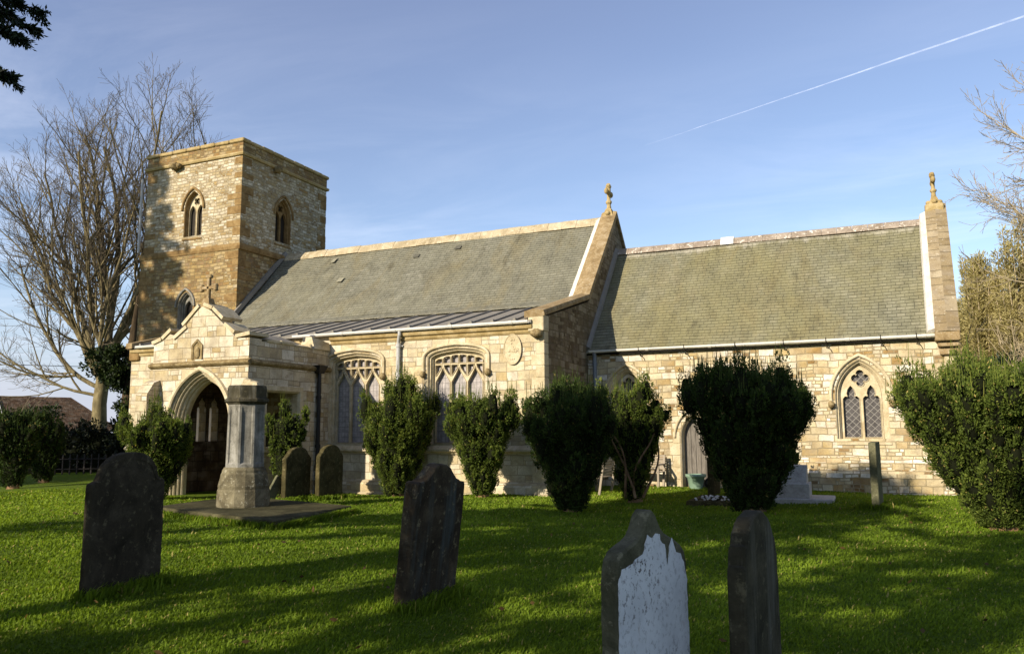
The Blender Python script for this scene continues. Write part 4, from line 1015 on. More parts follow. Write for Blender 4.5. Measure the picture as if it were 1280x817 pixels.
# deep moulded entrance
PJ = [(n_*.62, d_*.74) for n_, d_ in ((0.0, .003), (-.03, -.03), (-.03, -.07), (-.08, -.08), (-.11, -.12), (-.11, -.17), (-.16, -.18), (-.19, -.22), (-.19, -.29), (-.24, -.3), (-.27, -.34), (-.27, -.41), (-.32, -.42), (-.35, -.47), (-.35, -.63))]
b = MB(); b.sweep(fP, loop(porch_arch, -.4), PJ); pa = b.build('porch_arch', M['dress'], porch)
hb = MB(); hood(fP, hb, [(porch_arch[0][0], 1.75)] + porch_arch + [(porch_arch[-1][0], 1.75)], .03, .11, .09); hb.build('hood_mould', M['dress'], pa)
b = MB(); b.sweep(fP, niche, [(.05, .002), (.05, .04), (0, .03), (-.02, -.0)]); b.prism(fP, niche, .0, .006); b.blob(fP.p(-16.46, 3.8, .03), (.09, .03, .16), 6, random.Random(1), .1); b.build('niche', M['dark_dress'], porch)
b = MB()
b.prism(Fr((XPW-.08, 0, 0), (0, 1, 0), (1, 0, 0)), [(YP+.01, 3.4), (YP-.05, 3.42), (YP-.11, 3.47), (YP-.11, 3.52), (YP+.01, 3.58)], 0, XPE-XPW+.16)
b.prism(Fr((0, YP, 0), (1, 0, 0), (0, 1, 0)), [(XPE-.01, 3.4), (XPE+.05, 3.42), (XPE+.1, 3.47), (XPE+.1, 3.52), (XPE-.01, 3.58)], 0, YA-YP)
b.split('string_course', M['dark_dress'], porch)
b = MB(); rg = random.Random(3)
for (xa, za, xb, zb) in ((-18.12, 4.1, -17.78, 4.2), (-17.74, 4.22, -17.42, 4.46), (-17.32, 4.2, -16.86, 4.5), (-17.0, 4.56, -16.44, 5.06), (-15.98, 4.96, -15.62, 4.66), (-16.3, 5.08, -16.0, 4.96), (-15.55, 4.5, -15.2, 4.26), (-15.12, 4.14, -14.64, 4.2)):
    dx, dz = xb-xa, zb-za; l = math.hypot(dx, dz); nx_, nz_ = -dz/l*.085, dx/l*.085
    b.prism(Fr((0, YP-.045, 0), (1, 0, 0), (0, -1, 0)), [(xa, za-.01), (xb, zb-.01), (xb+nx_, zb+nz_), (xa+nx_, za+nz_)], -.74, 0)
y = YP+.66; k = 0
while y < YA-.9:
    l = rg.uniform(.5, .75); h = rg.uniform(4.1, 4.2); b.box(XPE-.5, XPE+.03, y+.005, min(y+l, YA-.85)-.005, 4.05, h, .025); y += l
b.hexa([(XPE-.5, YA-.8, 4.06), (XPE+.05, YA-.8, 4.06), (XPE+.05, YA-.04, 4.06), (XPE-.5, YA-.04, 4.06)], [(XPE-.4, YA-.76, 4.42), (XPE-.1, YA-.76, 4.42), (XPE-.0, YA-.06, 4.3), (XPE-.4, YA-.06, 4.3)])
b.split('coping_stone', M['dress'], porch)
b = MB(); X, z = -16.3, 5.04
b.hexa([(X-.2, YP, z-.1), (X+.2, YP, z-.1), (X+.2, YP+.3, z-.1), (X-.2, YP+.3, z-.1)], [(X-.09, YP+.06, z+.25), (X+.09, YP+.06, z+.25), (X+.09, YP+.24, z+.25), (X-.09, YP+.24, z+.25)])
b.box(X-.045, X+.045, YP+.1, YP+.2, z+.22, z+.84, .015); b.box(X-.25, X+.25, YP+.1, YP+.2, z+.5, z+.59, .015)
for dx, dz, w, h in ((-.25, .545, .05, .1), (.25, .545, .05, .1), (0, .86, .1, .05)): b.box(X+dx-w, X+dx+w, YP+.09, YP+.21, z+dz-h, z+dz+h, .02)
b.build('porch_cross', M['coping'], porch)
b = MB()                                                           # stepped buttress on the west corner and quoins
b.prism(Fr((-18.2, 0, 0), (0, 1, 0), (1, 0, 0)), [(YP+.01, -.5), (YP-.42, -.5), (YP-.42, 2.7), (YP-.2, 3.02), (YP+.01, 3.1)], 0, .42); b.build('buttress', M['porch'], porch)
b = MB(); b.tube([(XPE+.08, 19.06, 3.42), (XPE+.08, 19.06, -.1)], .06, 10); b.hexa([(XPE+.0, 18.94, 3.35), (XPE+.16, 18.94, 3.35), (XPE+.16, 19.18, 3.35), (XPE, 19.18, 3.35)], [(XPE+.0, 18.86, 3.58), (XPE+.24, 18.86, 3.58), (XPE+.24, 19.26, 3.58), (XPE, 19.26, 3.58)])
for z in (2.6, 1.2): b.tube([(XPE+.08, 19.06, z), (XPE+.08, 19.06, z+.1)], .075, 10)
b.build('downpipe', M['pipe_black'], porch)

# ------------------------------------------------------------------ graves
def slab_outline(kind, w, h):
    """headstone outlines, base at 0, in (across, up)"""
    a = w/2
    if kind == 'round':                      # small stepped shoulders and a round head
        P = [(-a, 0), (-a, h*.8), (-a*.98, h*.815), (-a*.83, h*.835), (-a*.78, h*.865)]
        P += [(-a*.76*math.cos(t*math.pi/12), h*.865+h*.135*math.sin(t*math.pi/12)) for t in range(1, 6)]
        P += [(0, h)]
    elif kind == 'ogee':                     # peaked ears, hollow, swelling head
        P = [(-a, 0), (-a, h*.885), (-a*.97, h*.895), (-a*.8, h*.897), (-a*.62, h*.915), (-a*.48, h*.945), (-a*.32, h*.98), (-a*.14, h*.998), (0, h)]
    elif kind == 'gothic':                   # rounded shoulders, hollow flanks and a small knob
        P = [(-a, 0), (-a, h*.76), (-a*.985, h*.80), (-a*.93, h*.835), (-a*.82, h*.862), (-a*.66, h*.88), (-a*.5, h*.893), (-a*.36, h*.91), (-a*.24, h*.935), (-a*.16, h*.965), (-a*.1, h*.988), (-a*.04, h*.999), (0, h)]
    elif kind == 'stepped':
        P = [(-a, 0), (-a, h*.8), (-a*.985, h*.815), (-a*.93, h*.82), (-a*.92, h*.85), (-a*.86, h*.885), (-a*.78, h*.89), (-a*.77, h*.905)]
        P += [(-a*.74*math.cos(t*math.pi/12), h*.905+h*.095*math.sin(t*math.pi/12)) for t in range(1, 6)]
        P += [(0, h)]
    elif kind == 'shoulder':
        P = [(-a, 0), (-a, h*.83), (-a*.86, h*.875), (-a*.78, h*.885)]
        P += [(-a*.74*math.cos(t*math.pi/12), h*.885+h*.115*math.sin(t*math.pi/12)) for t in range(1, 6)]
        P += [(0, h)]
    else:
        P = [(-a, 0), (-a, h*.96), (-a*.9, h), (0, h)]
    return P + [(-x, z) for x, z in P[-2::-1]]
def headstone(label, base, ang, w, h, th, kind, mat, group=None, lean=0.0, tip=0.0, z=None, extra=None):
    """face looks towards +X turned by ang from the church axis; lean is sideways, tip is forwards"""
    zb = float(ground_z(np.array(base[0]), np.array(base[1]))) if z is None else z
    root = empty('headstone', (base[0], base[1], zb), label, 'headstone', group)
    root.rotation_euler = (lean, tip, ang)
    base_ = slab_outline(kind, w, h+.3); out = []; rj = random.Random(len(label)); lx_ = 0.0
    for i in range(len(base_)-1):
        (x0, z0_), (x1, z1_) = base_[i], base_[i+1]; n_ = max(1, int(math.hypot(x1-x0, z1_-z0_)/.035))
        for k in range(n_):
            q = k/n_; lx_ = lx_*.6+rj.gauss(0, .0022) - (.007 if rj.random() < .03 else 0); mx_, mz_ = x0+(x1-x0)*q, z0_+(z1_-z0_)*q
            out.append((mx_*(1+lx_/max(.12, w/2)), mz_+(lx_ if mz_ > h*.9 else 0)))
    out.append(base_[-1]); b = MB(); fr = Fr((0, 0, -.3), (0, 1, 0), (1, 0, 0))
    c = .012; mid = [(x*(1-2*c/w), min(q, (h+.3)-0) if q <= 0.01 else q-c) for x, q in out]
    rows = [[fr.p(*q, -th) for q in mid], [fr.p(*q, -th+c) for q in out], [fr.p(*q, -c) for q in out], [fr.p(*q, 0) for q in mid]]
    b.grid(rows, True)
    b.prism(fr, mid, -th, 0, outer=False)
    me_o = b.build('slab', mat, None)
    me_o.parent = root; me_o.location = (0, 0, 0)
    if extra: extra(root, w, h, th)
    return root
def panel_round(root, w, h, th):
    b = MB(); fr = Fr((0, 0, 0), (0, 1, 0), (1, 0, 0)); o = inset(slab_outline('round', w, h)[1:-1], .07)
    b.sweep(fr, [(q[0], max(q[1], .35)) for q in o], [(.012, .001), (.012, .007), (-.012, .007), (-.012, .001)])
    q = b.build('carved_border', M['hs_dark'], None); q.parent = root
def white_flake(root, w, h, th):
    """the pale skin of the stone, broken away along its upper edge"""
    b = MB(); fr = Fr((0, 0, 0), (0, 1, 0), (1, 0, 0)); a = w/2
    P = [(-a*.955, .02), (-a*.955, h*.45), (-a*.95, h*.66), (-a*.93, h*.725), (-a*.86, h*.735), (-a*.84, h*.76), (-a*.74, h*.765), (-a*.66, h*.775), (-a*.55, h*.78), (-a*.5, h*.795), (-a*.38, h*.8), (-a*.28, h*.81), (-a*.22, h*.855), (-a*.14, h*.895), (-a*.06, h*.88), (a*.0, h*.875), (a*.07, h*.89), (a*.19, h*.885), (a*.24, h*.845), (a*.33, h*.835), (a*.4, h*.735), (a*.46, h*.83), (a*.53, h*.865), (a*.6, h*.835), (a*.66, h*.8), (a*.78, h*.79), (a*.88, h*.74), (a*.94, h*.66), (a*.955, h*.4), (a*.95, .02)]
    rg = random.Random(4); Q = []
    for i in range(len(P)-1):
        (x0, z0), (x1, z1) = P[i], P[i+1]; n = max(1, int(math.hypot(x1-x0, z1-z0)/.025))
        for k in range(n): Q.append((x0+(x1-x0)*k/n+rg.uniform(-.004, .004), z0+(z1-z0)*k/n+(rg.uniform(-.006, .006) if z0 > .1 else 0)))
    Q.append(P[-1])
    b.prism(fr, Q, .0005, .004); q = b.build('flaking_white_face', M['white_face'], None); q.parent = root
headstone('large dark slate headstone with round top, nearest on the left of the lawn', (-7.22, 6.25), math.radians(4), 1.0, 1.44, .09, 'round', M['hs_dark'], extra=panel_round)
headstone('mottled dark headstone leaning sideways with curved ogee top, alone mid lawn', (-3.96, 6.98), math.radians(-6), .83, 1.33, .15, 'ogee', M['hs_mottle'], lean=-.04, tip=.085)
headstone('pointed headstone with flaking white painted face nearest the viewer', (-1.12, 4.43), math.radians(-25), .62, 1.2, .115, 'gothic', M['hs_lich'], extra=white_flake, lean=.0)
headstone('narrow dark headstone with stepped shoulders right of the flaking white one', (-.605, 4.92), math.radians(-9), .68, 1.17, .10, 'stepped', M['hs_grey'])
headstone('brown headstone with sunlit left edge, left one of the pair beside the tomb pedestal', (-12.6, 15.72), math.radians(-2), .9, 1.27, .13, 'shoulder', M['hs_green'], 'pair of brown headstones', tip=.02, z=.02)
headstone('brown headstone, right one of the touching pair between the tomb pedestal and the aisle window', (-12.05, 16.28), math.radians(-6), .84, 1.32, .13, 'shoulder', M['hs_green'], 'pair of brown headstones', tip=.015, z=.02)
headstone('small thin grey footstone propped at a slant against the left brown headstone', (-12.95, 15.08), math.radians(-4), .28, .72, .07, 'flat', M['hs_pale'], tip=.0, lean=-.62, z=-.02)
headstone('tall thin green stained headstone seen edge-on below the chancel window', (.17, 18.2), math.radians(-8), .62, 1.34, .14, 'flat', M['hs_pale'], lean=.02)
headstone('grey headstone half hidden by the dark flat-topped yew near the door', (-3.42, 20.0), math.radians(-4), .6, 1.0, .16, 'flat', M['hs_green'])

# pedestal tomb on a ledger slab
g = empty('ledger_slab', (-11.7, 13.2, 0), 'low broad mossy stone slab on the lawn under the tomb pedestal', 'grave slab')
b = MB(); n = 28; ring = []
for i in range(4):
    p, q = LEDGER[i], LEDGER[(i+1) % 4]
    for k in range(7): t = k/7; ring.append((p[0]+(q[0]-p[0])*t, p[1]+(q[1]-p[1])*t))
rg = random.Random(6); cxy = LEDGER.mean(0)
def shr(s_, z, j=.012): return [(cxy[0]+(x-cxy[0])*s_+rg.uniform(-j, j), cxy[1]+(y-cxy[1])*s_+rg.uniform(-j, j), z) for x, y in ring]
rows = [shr(1.0, -.3), shr(1.0, .1), shr(.994, .135), shr(.985, .145, .0)]
b.grid(rows, True); b.face(rows[-1]); b.build('slab', M['slab'], g)
ped = empty('tomb_pedestal', (-11.93, 13.15, .12), 'weathered grey octagonal tomb pedestal with moulded cap standing on the low slab', 'tomb')
X, Y, z, rot = -11.93, 13.15, .145, math.radians(22.5)
S = .95
b = MB(); b.lathe((X, Y, z), [(.55*S, -.02), (.56*S, .04), (.55*S, .32), (.535*S, .36)], 16, rot); b.lathe((X, Y, z), [(.53*S, .36), (.54*S, .42), (.5*S, .58), (.485*S, .66), (.465*S, .69), (.46*S, .74), (.42*S, .8)], 16, rot)
b.build('base', M['tomb_base'], ped)
b = MB()
def oct_ring(r, z_, dent=0.0):
    pts = []
    for i in range(8):
        a0, a1 = rot+math.pi/4*i, rot+math.pi/4*(i+1)
        p0, p1 = Vector((math.cos(a0), math.sin(a0), 0))*r, Vector((math.cos(a1), math.sin(a1), 0))*r
        nn = ((p0+p1)/2).normalized()
        for t, dd in ((0, 0), (.14, 0), (.2, dent), (.5, dent*1.25), (.8, dent), (.86, 0)):
            q = p0+(p1-p0)*t - nn*dd; pts.append((X+q.x, Y+q.y, z_))
    return pts
rows = [oct_ring(.425*S, z+.8), oct_ring(.425*S, z+.86), oct_ring(.423*S, z+.9, .028), oct_ring(.41*S, z+1.9, .028), oct_ring(.408*S, z+2.0, .012), oct_ring(.407*S, z+2.06), oct_ring(.41*S, z+2.1)]
b.grid(rows, True); b.build('shaft', M['tomb'], ped)
b = MB(); b.lathe((X, Y, z), [(.41*S, 2.08), (.45*S, 2.12), (.49*S, 2.14), (.5*S, 2.19), (.45*S, 2.22), (.44*S, 2.27), (.445*S, 2.4), (.43*S, 2.46), (.41*S, 2.48)], 8, rot)
b.build('cap', M['hs_grey'], ped)
b = MB(); b.hexa([(X-.08, Y-.12, z+2.48), (X+.12, Y-.08, z+2.48), (X+.1, Y+.12, z+2.48), (X-.1, Y+.08, z+2.48)], [(X-.04, Y-.06, z+2.63), (X+.1, Y-.02, z+2.6), (X+.06, Y+.08, z+2.61), (X-.06, Y+.05, z+2.66)]); b.hexa([(X+.1, Y-.1, z+2.48), (X+.3, Y-.04, z+2.48), (X+.28, Y+.1, z+2.48), (X+.08, Y+.06, z+2.48)], [(X+.12, Y-.06, z+2.57), (X+.26, Y-.02, z+2.55), (X+.25, Y+.06, z+2.56), (X+.1, Y+.04, z+2.6)])
b.split('broken_finial', M['dress'], ped)

# granite memorial
g = empty('granite_memorial', (-1.8, 19.75, 0), 'pale grey granite block memorial with sloping top on a kerbed grave', 'memorial')
b = MB(); b.box(-2.6, -.78, 19.2, 20.5, -.1, .1, .02); b.build('kerb', M['granite'], g)
b = MB(); b.box(-2.55, -1.28, 19.42, 20.2, .1, .42, .012); b.build('base', M['granite'], g)
b = MB(); b.prism(Fr((-2.5, 0, 0), (0, 1, 0), (1, 0, 0)), [(19.5, .42), (19.66, .82), (20.05, .82), (20.1, .42)], 0, 1.16); b.build('inscribed_block', M['granite'], g)
# small kerbed grave with silk flowers
g = empty('grave_plot', (-3.0, 18.3, 0), 'flat dark kerbed grave plot in shade left of the flat-topped yew', 'grave')
b = MB(); b.box(-3.75, -2.35, 17.9, 18.02, -.1, .1, .015); b.box(-3.75, -2.35, 19.5, 19.62, -.1, .1, .015); b.box(-3.75, -3.63, 18.02, 19.5, -.1, .1, .015); b.box(-2.47, -2.35, 18.02, 19.5, -.1, .1, .015); b.split('kerb', M['hs_green'], g)
b = MB(); b.face([(-3.63, 18.02, .06), (-2.47, 18.02, .06), (-2.47, 19.5, .06), (-3.63, 19.5, .06)]); b.build('gravel_bed', M['slab'], g)
g = empty('flower_spray', (-3.2, 18.3, .06), 'spray of white silk flowers lying on the dark kerbed grave', 'flowers')
b = MB(); rg = random.Random(11)
for i in range(34):
    x, y = -3.2+rg.gauss(0, .16), 18.3+rg.gauss(0, .14); b.blob((x, y, .1+rg.uniform(0, .09)), (.028, .028, .016), 4, rg, .2)
b.build('petals', M['petal'], g)
b = MB()
for i in range(14):
    x, y = -3.2+rg.gauss(0, .12), 18.3+rg.gauss(0, .1); b.tube([(-3.2, 18.3, .06), (x, y, .13)], .006, 4)
b.build('stems', M['yew_core'], g)

# plant pot and the round stone behind it
g = empty('plant_pot', (-4.5, 22.9, 0), 'turquoise glazed plant pot standing by the grey oak door', 'plant pot')
zp = float(ground_z(np.array(-4.5), np.array(22.9)))
b = MB(); b.lathe((-4.5, 22.9, zp), [(.17, 0), (.185, .03), (.24, .3), (.285, .33), (.29, .4), (.26, .4), (.24, .34)], 20); b.build('pot', M['glaze'], g, True)
b = MB(); b.lathe((-4.5, 22.9, zp), [(.245, .3), (.24, .36), (.12, .375), (.01, .375)], 14); b.build('soil', M['soil'], g)
b = MB(); b.blob((-4.16, 23.02, zp+.15), (.13, .12, .15), 8, random.Random(3), .06); tag(b.build('round_pot', M['pipe_black'], None, True), 'small rounded black pot between the turquoise pot and the door jamb', 'pot')

def bench(label, x, y, ang, l=1.3):
    g = empty('garden_bench', (x, y, float(ground_z(np.array(x), np.array(y)))), label, 'bench'); g.rotation_euler = (0, 0, ang)
    def put(n, bb): o = bb.build(n, M['teak'], None); o.parent = g
    for sx in (-1, 1):
        for sy in (0, 1):
            b = MB(); xx = sx*(l/2-.04); yy = .42 if sy else 0
            if sy: b.hexa([(xx-.03, yy-.03, 0), (xx+.03, yy-.03, 0), (xx+.03, yy+.03, 0), (xx-.03, yy+.03, 0)], [(xx-.03, yy+.12, .9), (xx+.03, yy+.12, .9), (xx+.03, yy+.17, .9), (xx-.03, yy+.17, .9)])
            else: b.box(xx-.03, xx+.03, yy-.03, yy+.03, 0, .62, .005)
            put('leg', b)
        b = MB(); b.box(sx*(l/2-.04)-.035, sx*(l/2-.04)+.035, -.05, .5, .62, .66, .005); put('armrest', b)
    b = MB()
    for i in range(5): b.box(-l/2, l/2, -.03+i*.095, .045+i*.095, .42, .445, .004)
    put('seat', b); b = MB()
    for i in range(6):
        z0 = .5+i*.07; yy = .44+z0*.12; b.hexa([(-l/2+.05, yy, z0), (l/2-.05, yy, z0), (l/2-.05, yy+.025, z0), (-l/2+.05, yy+.025, z0)], [(-l/2+.05, yy+.006, z0+.045), (l/2-.05, yy+.006, z0+.045), (l/2-.05, yy+.031, z0+.045), (-l/2+.05, yy+.031, z0+.045)])
    put('backrest', b)
    return g
bench('weathered slatted wooden bench by the wall between the branching yew and the oak door', -6.0, 22.55, math.radians(-6), 1.15)
bench('pale wooden bench behind the dark rounded yew at the gable corner', -6.95, 20.9, math.radians(-90), 1.15)

# ------------------------------------------------------------------ yews
def yew(label, x, y, H, Rm, rb, N, seed, mat='yew', group='clipped Irish yews along the church', leaf=.05, per=850, limbs=0, dome=.22, widest=.7, whisk=90, notch=.12, lr=(.14, .22), core=.68, fill=.8):
    """a vase of upright rounded lobes, each covered with needles"""
    R = np.random.default_rng(seed); z0 = float(ground_z(np.array(x), np.array(y)))
    root = empty('yew_tree', (x, y, z0), label, 'yew', group)
    P, D, T, CV, CF, nv, tops = [], [], [], [], [], 0, []
    sph = []
    for a in range(1, 6):
        for b_ in range(8): sph.append((math.sin(math.pi*a/6)*math.cos(2*math.pi*b_/8), math.sin(math.pi*a/6)*math.sin(2*math.pi*b_/8), math.cos(math.pi*a/6)))
    sph = np.array(sph + [(0, 0, 1), (0, 0, -1)]); sf = []
    for a in range(4):
        for b_ in range(8): sf.append((a*8+b_, a*8+(b_+1) % 8, (a+1)*8+(b_+1) % 8, (a+1)*8+b_))
    sf = np.array(sf); perm = R.permutation(N)
    for i in range(N):
        k = perm[i]/N; az = i*2.39996+R.normal(0, .25)
        sc = Rm/1.1
        if k < .58:                                             # the sloping side of the vase
            t = ((perm[i]*1.0/(.58*N)+R.uniform(-.04, .04)) % 1.0)**.8; zc = H*(.05+.76*t); e = R.uniform(.8, .97)
        else:                                                   # the crown
            e = math.sqrt(R.random())*.86; zc = H*(1-dome*e**2-notch*R.random()) - .3
        f = np.clip(zc/(H*widest), 0, 1)**1.0; Rz = rb+(Rm-rb)*f
        r_ = R.uniform(*lr)*sc*(.75+.25*f); rz = r_*R.uniform(1.9, 3.2)*(1 if k >= .58 else .8)
        rho = max(0, e*Rz-r_*.6)
        c = np.array([rho*math.cos(az), rho*math.sin(az), zc]); out = np.array([math.cos(az), math.sin(az), 0])
        slope = (Rm-rb)/(H*widest)*e*(1 if f < 1 else .15); ax = unit(out*slope+np.array([0, 0, 1.0])); sx = unit(np.cross(ax, [.3, .9, .1])); sy = np.cross(ax, sx)
        n = int(per*R.uniform(.85, 1.15)*(r_/(.19*sc))**2*sc**2); nc = max(6, n//13); uc = unit(R.normal(size=(nc, 3))); ti = R.integers(0, nc, n); u = unit(uc[ti]+R.normal(0, .13, (n, 3)))
        bump = 1+.1*np.sin(u[:, 0]*9+i)*np.sin(u[:, 2]*8+i*2)+.07*np.sin(u[:, 1]*17-i)
        q = (R.uniform(.84, 1.12, nc)[ti]-.3*np.minimum(1, np.linalg.norm(u-uc[ti], axis=1)/.3)**2+R.normal(0, .025, n))*bump
        loc = np.stack([u[:, 0]*r_*q, u[:, 1]*r_*q, u[:, 2]*rz*q], 1)
        P.append(c+loc[:, :1]*sx+loc[:, 1:2]*sy+loc[:, 2:]*ax)
        nrm = u[:, :1]*sx+u[:, 1:2]*sy+u[:, 2:]*ax
        D.append(unit(nrm*.7+np.array([0, 0, .75])+R.normal(0, .38, (n, 3))))
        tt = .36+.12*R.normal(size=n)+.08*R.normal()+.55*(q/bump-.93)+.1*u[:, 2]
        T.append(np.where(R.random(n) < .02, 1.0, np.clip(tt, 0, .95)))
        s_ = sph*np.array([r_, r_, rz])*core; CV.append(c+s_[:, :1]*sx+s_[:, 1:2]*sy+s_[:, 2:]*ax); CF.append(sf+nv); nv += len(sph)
        if k > .5: tops.append(c+ax*rz*.95)
    if fill:                                                    # needles clothing the stem between the lobes
        n = int(per*13*fill*sc**2); zz = H*R.uniform(.02, .72, n)**1.0; aa = R.uniform(0, 2*np.pi, n)
        lump = 1+.09*np.sin(aa*7+seed)*np.sin(zz*9+aa*2)+.06*np.sin(aa*13-zz*14)
        rr_ = (rb*1.05+(Rm-rb)*np.clip(zz/(H*widest), 0, 1))*R.uniform(.6, .8, n)*lump
        P.append(np.stack([rr_*np.cos(aa), rr_*np.sin(aa), zz], 1)); D.append(unit(np.stack([np.cos(aa)*.6, np.sin(aa)*.6, np.full(n, .7)], 1)+R.normal(0, .4, (n, 3)))); T.append(np.clip(.3+.14*R.normal(size=n)+(lump-1)*1.6, 0, .95))
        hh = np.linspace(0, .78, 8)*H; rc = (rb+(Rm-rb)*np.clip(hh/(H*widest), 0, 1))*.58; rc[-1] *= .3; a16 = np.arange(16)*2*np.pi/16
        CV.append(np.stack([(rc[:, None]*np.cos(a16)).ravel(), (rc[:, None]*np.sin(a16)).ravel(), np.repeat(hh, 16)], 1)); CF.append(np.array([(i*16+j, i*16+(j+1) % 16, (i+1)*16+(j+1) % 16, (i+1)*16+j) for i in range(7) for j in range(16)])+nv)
    P, D, T = np.concatenate(P), np.concatenate(D), np.concatenate(T)
    ok = P[:, 2] > .02; P, D, T = P[ok], D[ok], T[ok]
    L = leaf*R.uniform(.7, 1.35, len(P)); V, Fq = leaves(P, D, L, L*.42, R)
    V2, F2 = np.concatenate(CV), np.concatenate(CF)
    wh = []
    for i in range(whisk):                                      # unclipped shoots standing above the crown
        tp = tops[R.integers(0, len(tops))] + R.normal(0, .08, 3)*np.array([1, 1, .3]); l = R.uniform(.1, .3)
        wh.append((np.array([tp-[0, 0, .1], tp+[R.normal(0, .015), R.normal(0, .015), l]]), np.array([.009, .004])*(.75 if y < 16 and x > 0 else 1)))
    V3, F3 = tubes_np(wh, 3) if wh else (np.zeros((0, 3)), np.zeros((0, 4), int))
    o = np_mesh('foliage', np.concatenate([V, V2, V3]), [Fq, F2+len(V), F3+len(V)+len(V2)], [M[mat], M['yew_core'], M['bark_yew']], root, np.concatenate([T, np.zeros(len(F2)), R.uniform(.4, .9, len(F3))]), np.concatenate([np.zeros(len(Fq), int), np.ones(len(F2), int), np.zeros(len(F3), int)]))
    o.location = (0, 0, 0)
    paths = [(np.array([[0, 0, -.15], [0.02, 0, .1], [.0, .03, .35], [0, 0, H*.5]]), np.array([rb*.8, rb*.65, rb*.55, .05]))]
    for i in range(limbs):
        az = math.radians(-70)+(i-(limbs-1)/2)*.55+R.normal(0, .2); t = np.linspace(.04, R.uniform(.4, .68), 9); zz = t*H; rr_ = (rb+(Rm-rb)*np.clip(zz/(H*widest), 0, 1))*(R.uniform(.78, .95)+.13*np.sin(t*11+i*1.7))
        paths.append((np.stack([rr_*np.cos(az+.5*np.sin(t*6+i*2)), rr_*np.sin(az+.5*np.sin(t*6+i*2)), zz], 1), np.linspace(.036, .012, 9)*Rm/1.0))
    V, Fq = tubes_np(paths, 7); o = np_mesh('trunk', V, [Fq], M['bark_yew'], root, smooth=True); o.location = (0, 0, 0)
    return root
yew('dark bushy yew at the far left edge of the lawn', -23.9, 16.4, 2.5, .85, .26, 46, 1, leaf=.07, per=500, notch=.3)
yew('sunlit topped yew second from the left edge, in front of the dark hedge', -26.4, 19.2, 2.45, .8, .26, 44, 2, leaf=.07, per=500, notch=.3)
yew('rounded yew in front of the porch archway, left of the tomb pedestal', -16.4, 14.95, 2.35, 1.02, .26, 58, 3, 'yew_sunlit', whisk=60, notch=.32)
yew('slim yew squeezed between the tomb pedestal and the porch side wall', -13.75, 16.62, 2.75, .62, .22, 46, 4, 'yew_sunlit', per=900, whisk=40, dome=.45, notch=.25)
yew('tall lumpy sunlit yew below the grey downpipe, between the two aisle windows', -11.75, 18.82, 3.15, 1.28, .34, 66, 5, 'yew_sunlit', per=950, notch=.42, dome=.12, lr=(.13, .21), whisk=120)
yew('sunlit flat-topped yew in front of the plaque at the right aisle window', -8.86, 18.15, 2.65, 1.0, .26, 66, 6, 'yew_sunlit', per=950, dome=.06, notch=.2, whisk=120)
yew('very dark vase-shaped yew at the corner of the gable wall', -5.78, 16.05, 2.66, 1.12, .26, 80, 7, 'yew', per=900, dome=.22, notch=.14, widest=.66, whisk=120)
yew('open branching yew with bare pink limbs before the left chancel window', -5.1, 18.6, 3.15, .98, .26, 50, 8, 'yew_sunlit', per=1000, limbs=4, notch=.45, dome=.2, lr=(.16, .22), fill=.7)
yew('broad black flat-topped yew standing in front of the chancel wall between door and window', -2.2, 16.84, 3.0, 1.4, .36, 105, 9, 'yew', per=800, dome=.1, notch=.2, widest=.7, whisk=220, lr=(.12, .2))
yew('large bright green yew spreading at the right edge of the lawn', 1.9, 15.2, 2.68, 1.75, .34, 230, 10, 'yew_sunlit', per=860, leaf=.045, dome=.08, notch=.16, widest=.82, whisk=320, lr=(.085, .135), core=.6, fill=1.2)
yew('small green clipped bush behind the granite memorial', -1.95, 21.6, 1.45, .42, .2, 26, 11, 'yew_sunlit', per=1300, whisk=0)

# ------------------------------------------------------------------ trees
def grow_tree(R, start, d0, L, r, levels, kids, spread, lenf, trop=.12, wig=.12, minr=.006, seg=.6, first=.25):
    """returns per level lists of (pts, radii)"""
    out = [[] for _ in range(levels)]
    stack = [(np.array(start, float), unit(np.array(d0, float)), L, r, 0)]
    while stack:
        p, d, l, rad, lev = stack.pop()
        k = max(4, int(l/seg)+2); pts = [p]; dirs = [d]
        for i in range(1, k):
            d = unit(d + R.normal(0, wig, 3) + np.array([0, 0, trop])); pts.append(pts[-1]+d*l/(k-1)); dirs.append(d)
        pts = np.array(pts); end = max(minr, rad*.32); rd = rad+(end-rad)*np.linspace(0, 1, k)**.9
        out[lev].append((pts, rd))
        if lev+1 >= levels: continue
        n = int(kids[lev]*R.uniform(.8, 1.25)+.5)
        for j in range(n):
            t = first+(1-first)*((j+R.random())/n); i = min(k-2, int(t*(k-1))); f = t*(k-1)-i
            b = pts[i]*(1-f)+pts[i+1]*f; dl = dirs[i]
            side = unit(np.cross(dl, R.normal(size=3))); a = math.radians(R.normal(*spread[lev]))
            nd = unit(dl*math.cos(a)+side*math.sin(a))
            stack.append((b, nd, l*lenf[lev]*R.uniform(.7, 1.2)*(1.15-.5*t), max(minr, rd[i]*R.uniform(.45, .7)), lev+1))
    return out
def tree_obj(root, lv, mat, twigmat=None, names=('trunk', 'limbs', 'twigs')):
    V, Fq = tubes_np(lv[0], 9); o = np_mesh(names[0], V, [Fq], mat, root, smooth=True)
    big = [x for l in lv[1:3] for x in l]; fine = [x for l in lv[3:] for x in l]
    if big: V, Fq = tubes_np(big, 6); np_mesh(names[1], V, [Fq], mat, root, smooth=True)
    if fine: V, Fq = tubes_np(fine, 3); np_mesh(names[2], V, [Fq], twigmat or mat, root)

